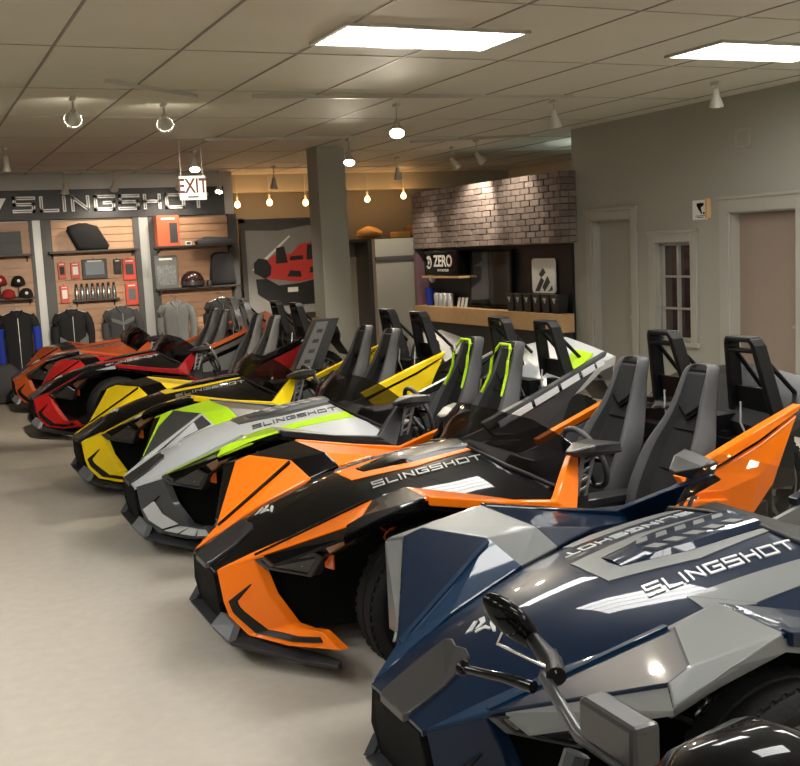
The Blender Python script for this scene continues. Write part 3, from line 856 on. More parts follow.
# partition with brick fascia and black niche
slab('wall_niche', (7.46, 11.03, 0), (7.75, 15.12, 1.86), mat('niche_black', (.010,.010,.012), .45))
slab('wall_niche_side', (6.63, 15.12, 0), (7.75, 15.24, 2.05), WALLT)
BR = [mat('brick_%s' % n, c, .85, noise=.25, nscale=25, bump=.6, bscale=60) for n, c in (('a',(.20,.155,.135)),('b',(.24,.19,.17)),('c',(.165,.13,.118)))]
MORT = mat('dark_mortar', (.075,.064,.058), .95)
mb = MB(); mb.box((7.27, 10.97, 1.87), (7.495, 15.05, 2.73), 3)
rows = 11; rh = .86/rows
for r in range(rows):
    z = 1.87 + r*rh; y = 10.96 - (r % 2)*.11
    while y < 15.04:
        a, b = max(10.955, y), min(15.06, y+.212)
        if b - a > .03:
            d = random.uniform(0, .012)
            mb.box((7.255-d, a+.004, z+.004), (7.29, b-.004, z+rh-.004), random.randint(0, 2))
        y += .222
    for x in (7.27, 7.385):
        mb.box((x, 10.945, z+.006), (x+.11, 10.975, z+rh-.006), random.randint(0, 2))
bf = mb.build('brick_fascia', BR+[MORT], None, bevel=.004, bseg=1); struct(bf)
# wood counter below
c = thing('counter', 'light wood counter ledge below the brick facing', 'counter', (7.25, 13.0, 0))
mb = MB(); mb.box((-.02,-2.04,.77),(.18,2.08,1.0)); mb.build('worktop', WOODC, c, bevel=.006)
mb = MB(); mb.box((.06,-2.0,0),(.18,2.05,.77)); mb.build('base_cabinet', CHAR, c)
# black illuminated-style sign box
z = thing('sign_box', 'black box sign with white ZERO lettering over a small wood shelf', 'sign', (7.25, 14.17, 1.47))
mb = MB(); mb.box((0,-.53,0),(.2,.53,.36)); mb.build('sign_body', BLACKP, z, bevel=.01)
RX = Matrix(((0,0,-1,0),(-1,0,0,0),(0,1,0,0),(0,0,0,1)))   # text plane facing -x
font_mesh('lettering', 'ZERO', .23, Matrix.Translation((-.004,-.10,.20)) @ RX, WHITE, z, bold=.006)
font_mesh('small_lettering', 'MOTORCYCLES', .05, Matrix.Translation((-.004,-.10,.07)) @ RX, WHITE, z)
mb = MB()
for k0 in range(2):
    r0, r1 = (.055, .10) if k0 == 0 else (.0, .03)
    pts = []
    rng = range(0, 15) if k0 == 0 else range(0, 17)
    for k in rng:
        a = PI*.25 + 2*PI*k/18; pts.append((-.005, .36 + r1*math.cos(a), .19 + r1*math.sin(a)))
    if k0 == 0:
        for k in reversed(rng):
            a = PI*.25 + 2*PI*k/18; pts.append((-.005, .35 + r0*math.cos(a), .18 + r0*math.sin(a)))
    for i in range(len(pts)//2 - 1 if k0 == 0 else 0):
        mb.plate([pts[i], pts[i+1], pts[-2-i], pts[-1-i]], (.003,0,0))
    if k0: mb.plate(pts, (.003,0,0))
mb.build('emblem', WHITE, z)
mb = MB(); mb.box((7.24, 13.55, 1.425), (7.46, 14.78, 1.455)); tag(mb.build('shelf', WOODC, None, bevel=.004), 'small light wood shelf directly under the black ZERO sign box', 'shelf')
# television
t = thing('television', 'black flat screen television above the wood counter', 'television', (7.385, 12.93, 1.01))
mb = MB(); mb.box((0,-.58,.02),(.06,.58,.80)); mb.build('bezel', BLACKP, t, bevel=.008)
mb = MB(); mb.box((-.003,-.54,.06),(.003,.54,.77)); mb.build('screen', mat('dark_screen', (.012,.010,.011), .06, coat=1), t)
mb = MB(); mb.box((-.03,-.2,-.008),(.04,.2,.0)); mb.box((.01,-.04,0),(.035,.04,.03)); mb.build('stand', PLAST, t)
# white framed picture
p = thing('picture_card', 'white rounded picture card with grey rider drawing right of the television', 'picture', (7.44, 11.62, 1.24))
mb = MB()
def rrect(y0,y1,z0,z1,r,x):
    o = []
    for cy, cz, a0 in ((y1-r,z1-r,0),(y0+r,z1-r,90),(y0+r,z0+r,180),(y1-r,z0+r,270)):
        for k in range(5):
            a = math.radians(a0+k*22.5); o.append((x, cy+r*math.cos(a), cz+r*math.sin(a)))
    return o
mb.plate(rrect(-.27,.27,0,.44,.05,-.02), (.02,0,0)); mb.build('card', WHITE, p)
mb = MB()
for q in ([(.2,.02),(.05,.20),(-.02,.16),(.1,.02)],[(.02,.08),(-.1,.22),(-.16,.14),(-.02,.02)],[(.1,.24),(.0,.32),(-.06,.26),(.04,.2)],[(-.12,.02),(-.2,.1),(-.22,.04)]):
    mb.plate([(-.024, y, z0) for y, z0 in q], (.003,0,0))
mb.build('drawing', FABG, p)
# six black canisters
bag0 = None
BAGL = ['leftmost of six black canisters lined up on the wood counter','second black canister from the left on the wood counter','third black canister from the left on the wood counter','fourth black canister from the left, below the picture card','fifth black canister from the left on the wood counter','rightmost black canister at the end of the wood counter']
for k in range(6):
    if bag0 is None:
        b = thing('canister', '', 'canister', (7.34, 12.25, 1.0)); bag0 = b
        mb = MB(); mb.loft([[(x*s_, y*s_, z0) for x, y in ((-.08,-.085),(.08,-.085),(.08,.085),(-.08,.085))] for z0, s_ in ((0,.82),(.2,1.0),(.215,1.03),(.235,1.03))]); mb.build('canister_body', DGREY, b, bevel=.008)
        mb = MB(); mb.plate([(-.086,-.04,.19),(-.086,.04,.19),(-.080,.0,.12)], (.004,0,0)); mb.build('emblem', DECALW, b)
    else:
        b = copy_tree(bag0)
    b.location = (7.34, 12.22 - k*.215, 1.0); tag(b, BAGL[k], 'canister', 'black canisters on the wood counter')
def simple(name, lab, cat, mb, m, loc, group=None, **kw):
    o = mb.build(name, m, None, **kw); o.location = loc; return tag(o, lab, cat, group)
mb = MB(); mb.lathe([(.001,0),(.055,0),(.075,.25),(.078,.27),(.07,.27),(.052,.012),(.001,.012)], (0,0,0)); simple('cup', 'tall blue cup at the left end of the wood counter', 'cup', mb, FABB, (7.34, 14.72, 1.0), smooth=40)
TL = ['first clear tumbler beside the blue cup','second clear tumbler right of the blue cup','third clear tumbler right of the blue cup','fourth clear tumbler right of the blue cup']
t0 = None
for k in range(4):
    if t0 is None:
        mb = MB(); mb.lathe([(.001,0),(.045,0),(.055,.17),(.05,.18),(.03,.2),(.001,.2)], (0,0,0)); t0 = mb.build('tumbler', GLASSY, None, smooth=40); o = t0
    else: o = t0.copy(); COL.objects.link(o)
    o.location = (7.33, 14.46 - k*.14, 1.0); tag(o, TL[k], 'tumbler', 'tumblers on the counter')
for k in range(3):
    mb = MB(); mb.plate([(0,-.035,0),(0,.035,0),(.03,.035,.14),(.03,-.035,.14)], (.006,0,.0)); 
    simple('leaflet', ('left','middle','right')[k] + ' one of three white leaflets propped beside the television', 'leaflet', mb, WHITE, (7.33, 13.80 - k*.11, 1.0), 'leaflets')
mb = MB(); mb.box((7.25, 14.98, 1.0), (7.46, 15.06, 1.80)); tag(mb.build('purple_panel', mat('mauve_panel', (.22,.12,.15), .5)), 'narrow mauve panel at the left end of the black niche', 'panel')
mb = MB(); mb.lathe([(.001,0),(.12,0),(.12,.015),(.001,.015)], (0,0,0), 'x', seg=32); o = simple('round_emblem', 'round white disc sign behind the blue cup', 'sign', mb, WHITE, (7.444, 14.84, 1.46), smooth=40)
# picture sign beside the door
s = thing('restroom_sign', 'small white wall sign with black pictogram left of the tan door', 'sign', (7.5, 8.72, 2.04))
mb = MB(); mb.box((-.012,-.10,0),(0,.12,.20)); mb.build('plate', WHITE, s)
mb = MB()
for q in ([(.05,.17),(-.05,.17),(-.055,.145),(-.01,.125),(.035,.12),(.055,.145)],[(.035,.12),(-.01,.125),(-.015,.10),(.015,.09)],[(.015,.10),(-.015,.10),(-.03,.06),(-.018,.055)]):
    mb.plate([(-.0145,y,z0) for y, z0 in q], (.002,0,0))
mb.lathe([(.001,-.0145),(.012,-.0145),(.012,-.012)], (0,-.055,.065), 'x', seg=12)
mb.box((-.0145,-.07,.036),(-.012,.075,.042)); mb.box((-.0145,-.05,.02),(-.012,.05,.027)); mb.build('pictogram', MATTE, s)
mb = MB(); mb.box((0,0,0),(.05,.035,.20)); simple('sign_bracket', 'small tan wood block beside the pictogram sign', 'block', mb, WOODC, (7.452, 8.575, 2.05))
v = thing('wall_speaker', 'square white wall speaker high on the right wall', 'speaker', (7.5, 8.10, 2.70))
mb = MB(); mb.box((-.02,-.10,0),(0,.10,.19)); mb.build('surround', WALLT, v, bevel=.004)
mb = MB(); mb.box((-.024,-.065,.03),(-.018,.065,.155)); mb.build('grille', mat('grille_tan', (.33,.31,.26), .7), v)

# ------------------------------------------------------------------ back wall with slatwall display
slab('wall_back', (-4, 16.56, 0), (4.86, 16.7, ZC), CEILL)
mb = MB()
for a, b in ((-.5,.25), (.6,1.74), (2.05,3.24), (3.59,4.72)):
    z0 = .12
    while z0 < 2.54:
        mb.box((a, 16.5, z0), (b, 16.56, z0+.098)); mb.box((a, 16.53, z0+.098), (b, 16.56, z0+.11)); z0 += .11
struct(mb.build('wall_slat_panels', WOODS))
mb = MB()
for a, b in ((1.74,1.79),(1.90,2.05),(3.24,3.33),(3.47,3.59),(4.72,4.86),(.25,.42),(.52,.6)): mb.box((a, 16.46, 0), (b, 16.56, 2.56))
struct(mb.build('trim_6', POST))
mb = MB()
for a, b in ((1.79,1.90),(3.33,3.47),(.42,.52)): mb.box((a, 16.47, 0), (b, 16.56, 2.56))
struct(mb.build('trim_7', POSTL))
slab('wall_far', (4.6, 17.5, 0), (10.5, 17.7, ZC+.1), mat('dull_grey_wall', (.15,.155,.15), .8))
slab('wall_return', (4.78, 16.7, 0), (4.86, 17.5, ZC), WALLM)
slab('wall_far_right', (10.3, 11, 0), (10.5, 17.6, ZC+.1), WALLM)
slab('wall_stub', (7.75, 10.9, 0), (10.5, 11.03, ZC+.1), WALLM)
slab('trim_8', (4.86, 17.2, 2.93), (10.3, 17.5, ZC), WALLM)
sg = thing('store_sign', 'long charcoal header sign reading SLINGSHOT in chrome letters', 'sign', (0, 16.5, 2.56))
mb = MB(); mb.box((-.8,-.06,0),(4.68,.06,.43)); mb.build('board', CHAR, sg, bevel=.004)
def letter_set(text, x0, x1, z0, h, parent, y, slant=.0):
    quads, W = stroke_quads(text, .25, .45, slant); k = (x1-x0)/W
    for gi in range(len(text)):
        mb = MB()
        for g, q in quads:
            if g == gi: mb.plate([(x0+u*k, y-.03, z0+v*h) for u, v in q], (0,.03,0))
        L = mb.build('letter', CHROME2, parent)
        mb = MB(); q2, _ = stroke_quads(text, .06, .45, slant)
        for g, q in q2:
            if g == gi: mb.plate([(x0+u*k, y-.033, z0+v*h) for u, v in q], (0,.004,0))
        mb.build('inlay', CHAR, L)
CHROME2 = mat('letter_silver', (.70,.71,.74), .4, .1)
letter_set('SLINGSHOT', 1.56, 4.40, .13, .185, sg, -.06)
mb = MB()
for q in ([(1.18,.12),(1.34,.12),(1.46,.32),(1.30,.32)],[(1.08,.20),(1.16,.13),(1.27,.32),(1.12,.32)]): mb.plate([(x,-.09,z0) for x, z0 in q], (0,.03,0))
mb.build('arrow_logo', CHROME2, sg)
# shelves
def shelf(lab, x0, x1, z0, d=.30):
    t = thing('shelf', lab, 'shelf', ((x0+x1)/2, 16.5, z0), group='dark wall shelves'); w = (x1-x0)/2
    mb = MB(); mb.box((-w,-d,-.03),(w,0,0)); mb.build('board', SHELFM, t, bevel=.003)
    for s_ in (-w+.05, w-.06):
        mb = MB(); mb.plate([(s_,0,-.03),(s_,-d*.8,-.03),(s_,-d*.8,-.045),(s_,0,-.12)], (.012,0,0)); mb.build('bracket', POST, t)
shelf('dark shelf holding the grey case, above the caps at far left', .62, 1.73, 2.08)
shelf('dark upper shelf under the black angular seat bag', 1.97, 3.25, 2.09)
shelf('dark upper shelf holding the tall orange-red box', 3.52, 4.76, 2.10)
shelf('dark shelf holding the caps at far left', .62, 1.72, 1.46)
shelf('dark shelf with brown helmet and black backpack', 3.50, 4.78, 1.46)
shelf('small glass-like ledge holding the row of steel bottles', 2.27, 2.93, 1.37, .2)
# stock on the shelves
mb = MB(); mb.box((-.28,-.1,0),(.30,.1,.32)); mb.box((-.26,-.103,.16),(.28,-.1,.175)); simple('display_case', 'flat dark grey case on the upper left shelf', 'case', mb, [CHAR], (1.30,16.33,2.08), bevel=.006)
# black angular seat bag
def lens_bag(name, lab, pts, m, loc, th=.14, group=None):
    mb = MB(); P_ = [Vector((x,0,z0)) for x, z0 in pts]; c_ = sum(P_, Vector())/len(P_)
    rings = []
    for y, s_ in ((-th/2,.80),(-th*.42,.93),(-th*.2,1),(th*.2,1),(th*.42,.93),(th/2,.8)):
        rings.append([c_+(p_-c_)*s_+Vector((0,y,0)) for p_ in P_])
    mb.loft(rings); return simple(name, lab, 'bag', mb, m, loc, group, smooth=50)
lens_bag('seat_bag', 'black angular padded bag standing on the middle upper shelf', [(-.25,.36),(-.27,.30),(-.14,.02),(.05,0),(.30,.0),(.33,.06),(.17,.35),(.02,.40),(-.1,.40)], FABK, (2.52,16.36,2.09))
lens_bag('backpack', 'black square backpack at the right end of the lower right shelf', [(-.19,.0),(.19,0),(.20,.05),(.15,.48),(.10,.51),(-.10,.51),(-.16,.46),(-.21,.05)], FABK, (4.55,16.36,1.46), .2)
mb = MB()
def card(name, lab, cat, x0, z0, w, h, m, win=None, d=.05, y=16.49, group=None, wm=None, hook=True):
    t = thing(name, lab, cat, (x0, y, z0), group=group)
    mb = MB(); mb.box((-w/2,-d,0),(w/2,0,h)); 
    if hook: mb.box((-.008,-.01,h),(.008,.03,h+.02))
    mb.build('package', m, t, bevel=.004)
    mb = MB(); a = win or (.2,.25,.8,.75)
    mb.box((-w/2+w*a[0],-d-.003,h*a[1]),(-w/2+w*a[2],-d,h*a[3])); mb.build('label', wm or DGREY, t)
    mb = MB(); mb.box((-w*.3,-d-.003,h*.86),(w*.3,-d,h*.92)); mb.build('caption_strip', WHITE, t)
    return t
GP = 'accessory packages on the slatwall'
card('accessory_package', 'red and grey package hanging left of the framed picture box', 'package', 2.15, 1.69, .11, .24, REDP, wm=FABG, group=GP)
card('accessory_package', 'second red package from the left beside the framed picture box', 'package', 2.34, 1.68, .13, .24, REDP, wm=WHITE, group=GP)
card('boxed_kit', 'wide dark box with blue-grey picture hanging above the bottles', 'box', 2.62, 1.67, .36, .29, CHAR, (.12,.2,.88,.85), wm=mat('blue_grey_print', (.18,.22,.27), .4), d=.08)
card('accessory_package', 'black and white package hanging right of the wide picture box', 'package', 2.96, 1.72, .11, .22, FABG, group=GP)
card('accessory_package', 'red package hanging left of the bottles, low on the slatwall', 'package', 2.16, 1.33, .12, .26, REDP, wm=WHITE, group=GP)
card('accessory_box', 'upper tall red box on the right of the middle bay', 'box', 3.13, 1.62, .19, .32, REDP, wm=CHAR, d=.07)
card('accessory_box', 'lower tall red box on the right of the middle bay', 'box', 3.14, 1.24, .18, .33, REDP, wm=FABM, d=.07)
card('tall_box', 'large orange-red box with dark window on the upper right shelf', 'box', 3.72, 2.10, .34, .46, ORP, (.55,.1,.9,.75), d=.2, y=16.42, wm=CHAR, hook=False)
card('printed_bag', 'grey printed merchandise bag on the lower right shelf beside the pale upright', 'bag', 3.66, 1.46, .34, .50, FABM, (.08,.1,.92,.7), d=.08, y=16.38, wm=mat('mottled_print', (.20,.21,.22), .5, noise=.9, nscale=40), hook=False)
card('price_card', 'small white price card on the upper right shelf', 'card', 4.03, 2.10, .10, .06, WHITE, d=.01, y=16.3, hook=False)
mb = MB(); mb.loft([[(-.25,-.1,0),(.28,-.1,0),(.28,.1,0),(-.25,.1,0)],[(-.27,-.1,.05),(.30,-.1,.045),(.30,.1,.045),(-.27,.1,.05)],[(-.1,-.07,.12),(.22,-.08,.10),(.22,.08,.10),(-.1,.07,.12)]]); simple('folded_cover', 'flat folded grey cover on the upper right shelf', 'cover', mb, FABG, (4.42,16.33,2.10), bevel=.01)
# helmet
h = thing('helmet', 'dark brown open-face helmet on the lower right shelf', 'helmet', (4.06,16.33,1.46))
mb = MB(); mb.lathe([(.001,.25),(.07,.24),(.13,.20),(.17,.13),(.18,.06),(.165,.0),(.15,.0),(.001,.02)], (0,0,0), seg=28); mb.build('shell', mat('brown_shell', (.03,.012,.012), .25, coat=.6), h, smooth=50)
mb = MB(); mb.lathe([(.168,.09),(.187,.085),(.187,.03),(.16,.03)], (0,-.004,0), seg=28); mb.build('visor_band', GUN, h, smooth=40)
mb = MB(); rr = []
mb.lathe([(.001,.10),(.035,.09),(.05,.05),(.045,0),(.001,0)], (0,0,0), seg=16); simple('goggles_case', 'small dark case between the helmet and the backpack', 'case', mb, DGREY, (4.29,16.22,1.46), smooth=50)
# caps
def cap(lab, m, loc, rz=0, em=True):
    t = thing('cap', lab, 'cap', loc, rz, 'caps on the left shelf')
    mb = MB(); mb.lathe([(.001,.13),(.04,.125),(.075,.10),(.095,.05),(.10,0),(.095,0),(.001,.02)], (0,0,0), seg=20); mb.build('crown', m, t, smooth=50)
    mb = MB(); pts = [(.09*math.cos(a), -.03-.13*abs(math.sin(a)), .006-.03*abs(math.sin(a))+.03) for a in [PI+PI*k/10 for k in range(11)]]
    mb.plate(pts, (0,0,-.008)); mb.build('brim', m, t)
    if em:
        mb = MB(); mb.lathe([(.001,-.099),(.022,-.097),(.022,-.09)], (0,0,.06), 'y', seg=12); mb.build('emblem', WHITE, t)
REDF = mat('red_fabric', (.42,.02,.02), .85)
cap('red cap on the stand at the far left edge', REDF, (1.27,16.42,1.66)); cap('black cap with white emblem on the taller stand', FABK, (1.52,16.42,1.64)); cap('red cap lying low on the shelf, far left', REDF, (1.36,16.26,1.46), em=False); cap('lower black cap with white emblem on the shelf', FABK, (1.60,16.26,1.46))
for x in (1.27, 1.52):
    mb = MB(); mb.lathe([(.001,0),(.05,0),(.05,.01),(.008,.012),(.008,.185 if x < 1.4 else .165),(.03,.19 if x < 1.4 else .17),(.001,.195 if x < 1.4 else .175)], (0,0,0), seg=16)
    simple('cap_stand', 'slim dark stand under the ' + ('upper red cap' if x < 1.4 else 'taller black cap'), 'stand', mb, POST, (x,16.42,1.46), smooth=40)
# bottles
b0 = None
ORD = ['first','second','third','fourth','fifth','sixth','seventh','eighth']
for k in range(8):
    if b0 is None:
        b0 = thing('bottle', '', 'bottle', (0,0,0)); b = b0
        mb = MB(); mb.lathe([(.001,0),(.03,0),(.032,.01),(.032,.15),(.015,.185),(.015,.2)], (0,0,0), seg=16); mb.build('flask', BOT, b, smooth=40)
        mb = MB(); mb.lathe([(.018,.185),(.018,.23),(.001,.235)], (0,0,0), seg=16); mb.build('lid', PLAST, b, smooth=40)
    else: b = copy_tree(b0)
    b.location = (2.325+k*.078, 16.39, 1.37); tag(b, ORD[k] + ' steel bottle from the left on the small ledge', 'bottle', 'steel bottles on the small ledge')
# jackets on hangers
def jacket(lab, x, ztop, m, sl, L=.62, extra=None, w=.225):
    t = thing('jacket', lab, 'jacket', (x, 16.22, ztop), group='jackets hanging on the slatwall')
    mb = MB(); rings = []
    for z0, a, b in ((0,.07,.05),(-.02,.10,.06),(-.06,w*.88,.075),(-.12,w,.09),(-.25,w*.86,.095),(-L*.7,w*.80,.09),(-L,w*.84,.095)):
        rings.append([(a*math.cos(q_), b*math.sin(q_) + .01*math.sin(q_*5), z0 + .0) for q_ in [2*PI*k/20 for k in range(20)]])
    mb.loft(rings); mb.build('jacket_body', m, t, smooth=50)
    for s_ in (-1,1):
        mb = MB(); P_ = [(s_*w*.80,0,-.07),(s_*w*1.0,-.01,-.16),(s_*w*1.10,-.02,-.24),(s_*w*1.14,-.03,-.36),(s_*w*1.08,-.05,-L*.9)]; mb.tube(P_, [.06,.065,.062,.058,.046], seg=12)
        nf = len(mb.f); mb.m = [1 if (k_//12) >= 2 else 0 for k_ in range(nf)]; mb.build('sleeve', [m, sl], t, smooth=60)
    mb = MB(); mb.tube([(-.07,-.03,.0),(-.05,-.065,-.05),(0,-.085,-.12),(.05,-.065,-.05),(.07,-.03,.0)], .018); mb.build('collar', m, t, smooth=60)
    mb = MB(); mb.box((-.004,-.105,-L),(.004,-.085,-.1)); mb.build('zip', STEEL, t)
    if extra:
        mb = MB()
        for q in extra[0]: mb.plate([(a, -.112 if abs(a) < .15 else -.10, b) for a, b in q], (0,.03,0))
        mb.build('chest_panel', extra[1], t)
    mb = MB(); mb.tube([(-.19,0,-.05),(0,0,.02),(.19,0,-.05)], .007); mb.tube([(0,0,.02),(0,0,.07),(.02,0,.09),(.03,0,.07)], .004, seg=6)
    mb.tube([(0,.0,.085),(0,.28,.085)], .005, seg=6)
    g = mb.build('clothes_hanger', STEEL, None, smooth=60); g.location = (x, 16.22, ztop); tag(g, 'wire hanger carrying the ' + lab.split(',')[0], 'hanger', 'hangers')
jacket('black riding suit with blue sleeves, far left', 1.44, 1.27, FABK, FABB, .98)
jacket('black jacket with pale grey chest flashes, middle bay', 2.20, 1.24, FABK, FABK, .66, ([[(-.2,-.38),(-.08,-.46),(-.06,-.52),(-.2,-.55)],[(.2,-.38),(.08,-.46),(.06,-.52),(.2,-.55)]], FABM))
jacket('charcoal jacket with grey shoulder yoke, middle bay', 2.92, 1.24, FABG, FABG, .66, ([[(-.17,-.16),(0,-.22),(.17,-.16),(.16,-.22),(0,-.28),(-.16,-.22)]], FABM))
jacket('mid grey sweatshirt, under the printed bag', 3.74, 1.26, FABM, FABM, .66)
jacket('plain black jacket, right bay', 4.46, 1.26, FABK, FABK, .66)
lens_bag('duffel_bag', 'dark grey upright duffel bag on the floor at the far left edge', [(-.16,0),(.16,0),(.20,.08),(.17,.45),(.08,.55),(-.08,.55),(-.17,.45),(-.20,.08)], FABG, (1.20,15.85,0), .3)
# exit sign hanging from the ceiling
e = thing('exit_sign', 'white EXIT sign with dark red letters hanging from the ceiling', 'sign', (3.06, 12.0, 2.55), math.radians(-8))
mb = MB(); mb.box((-.15,-.02,0),(.15,.02,.27)); mb.build('panel', WHITE, e, bevel=.006)
mb = MB()
for x in (-.12,.12): mb.box((x-.004,-.004,.27),(x+.004,.004,.67))
mb.build('hanger_rod', TRACKM, e)
font_mesh('lettering', 'EXIT', .225, Matrix.Translation((0,-.024,.15)) @ Matrix.Rotation(PI/2,4,'X') @ Matrix.Diagonal((.72,1,1,1)), mat('maroon_letter', (.07,.004,.008), .6), e, bold=.004)
mb = MB(); mb.box((-.06,-.023,.025),(.06,-.02,.045)); mb.build('arrow_strip', CHAR, e)
# poster of a red roadster on a road
p = thing('poster', 'large framed poster of a red roadster on a grey road, left of the column', 'poster', (5.9, 16.95, .9))
mb = MB(); mb.box((-.78,-.02,0),(.9,.02,1.52)); mb.build('print', mat('road_print', (.24,.235,.23), .5, noise=.15, nscale=4), p)
mb = MB(); mb.box((-.86,-.05,-.9),(-.78,.05,1.60)); mb.box((-.86,-.05,1.52),(.95,.05,1.58)); mb.build('frame', POST, p)
def flat(name, polys, m, y): 
    mb = MB()
    for q in polys: mb.plate([(x, y, z0) for x, z0 in q], (0,.003,0))
    mb.build(name, m, p)
flat('hill', [[(-.78,1.40),(-.78,1.52),(.9,1.52),(.9,1.42),(.3,1.45),(-.2,1.38)]], mat('hill_print', (.07,.065,.06), .6), -.024)
flat('road_line', [[(-.70,.75),(-.62,.75),(.0,1.28),(-.02,1.30)]], WHITE, -.024)
flat('red_body', [[(-.55,.62),(-.50,.82),(-.32,.98),(.0,1.0),(.15,1.14),(.40,1.18),(.85,1.12),(.9,.75),(.6,.60),(.1,.52)]], mat('red_print', (.55,.04,.03), .5), -.026)
flat('black_body', [[(-.62,.35),(-.64,.60),(-.45,.60),(-.25,.48),(.1,.50),(.55,.58),(.85,.66),(.86,.35),(.5,.14),(-.3,.14)],
    [(-.66,.70),(-.66,.86),(-.58,.94),(-.44,.92),(-.36,.80),(-.38,.66),(-.48,.60)], [(-.28,.84),(-.26,1.10),(-.12,1.12),(-.07,.85)], [(-.04,.88),(-.02,.95),(.2,.96),(.2,.89)],
    [(.26,.88),(.28,1.13),(.42,1.14),(.47,.89)], [(.66,.88),(.68,1.10),(.84,1.10),(.88,.89)], [(-.10,.62),(.16,.60),(.14,.70),(-.04,.72)], [(.3,.66),(.6,.72),(.58,.80),(.32,.76)]], mat('black_print', (.012,.012,.014), .5), -.029)
flat('plate_print', [[(-.1,.36),(.08,.36),(.08,.44),(-.1,.44)]], WHITE, -.032)
# storage shelf with goods at the far wall, right of the column
t = thing('storage_shelf', 'dark wall shelf with warm lit goods high on the far wall', 'shelf', (7.8, 17.2, 2.08))
mb = MB(); mb.box((-1.0,-.3,-.05),(1.6,.3,0)); mb.build('board', SHELFM, t)
mb = MB(); mb.box((-.52,-.3,-2.08),(-.40,.3,-.05)); mb.build('post', POST, t)
def lump(name, lab, cat, loc, sx, sy, sz, m, seed):
    rnd = random.Random(seed); mb = MB(); rings = []
    for i in range(9):
        a = PI*i/8; z0 = (1-math.cos(a))/2; r = math.sin(a)*.9+.08
        rings.append([(sx*r*math.cos(b)*(1+rnd.uniform(-.16,.16)), sy*r*math.sin(b)*(1+rnd.uniform(-.1,.1)), sz*z0*(1+.25*math.sin(b*2))) for b in [2*PI*k/16 for k in range(16)]])
    mb.loft(rings); simple(name, lab, cat, mb, m, loc, smooth=60)
YB = mat('warm_cloth', (.62,.38,.14), .85, noise=.2, nscale=10)
lump('cloth_bundle', 'crumpled yellowish bundle on the high storage shelf', 'bundle', (7.45,17.2,2.09), .24, .2, .17, YB, 3)
mb = MB(); mb.box((-.13,-.15,0),(.13,.15,.10)); simple('carton', 'flat tan carton in the middle of the high storage shelf', 'box', mb, YB, (8.04,17.2,2.08), bevel=.006)
mb = MB(); mb.box((-.3,-.15,0),(.35,.15,.16)); mb.box((-.32,-.17,.16),(.37,.17,.185)); simple('carton', 'lidded brown carton at the right end of the high storage shelf', 'box', mb, mat('brown_carton', (.22,.14,.07), .7), (8.52,17.2,2.08), bevel=.006)
slab('door_3', (7.02, 17.46, 0), (7.75, 17.5, 1.70), DOORG); slab('trim_9', (6.92, 17.44, 1.70), (7.85, 17.5, 1.78), WALLT)
slab('trim_10', (6.62, 15.08, 1.72), (7.26, 15.12, 1.78), POST)
# information stand between the yellow and red roadsters
s = thing('info_stand', 'leaning black stand with pale lettered strip between yellow and red roadsters', 'stand', (3.95, 11.15, 0))
mb = MB(); mb.box((-.16,-.12,0),(.16,.12,.62)); mb.box((-.22,-.18,0),(.22,.18,.03)); mb.build('pedestal', PLAST, s, bevel=.01)
mb = MB(); mb.hexa([(-.16,-.08,.60),(.18,-.08,.60),(.18,.04,.60),(-.16,.04,.60),(.16,.0,1.16),(.46,.0,1.16),(.46,.08,1.16),(.16,.08,1.16)]); mb.build('panel', DGREY, s, bevel=.008)
mb = MB(); mb.plate([(-.12,-.083,.64),(.06,-.083,.64),(.32,-.005,1.13),(.18,-.005,1.13)], (0,-.006,0)); st = mb.build('lettered_strip', mat('strip_grey', (.25,.25,.25), .5), s)
mb = MB()
for k in range(4):
    t_ = .14+.22*k; cx_ = -.03+.28*t_; cz_ = .64+.49*t_; yy = -.091+.079*t_
    mb.plate([(cx_-.035,yy,cz_-.02),(cx_+.035,yy,cz_-.02),(cx_+.055,yy+.006,cz_+.02),(cx_-.015,yy+.006,cz_+.02)], (0,-.004,0))
mb.build('lettering', TEXTD, s)

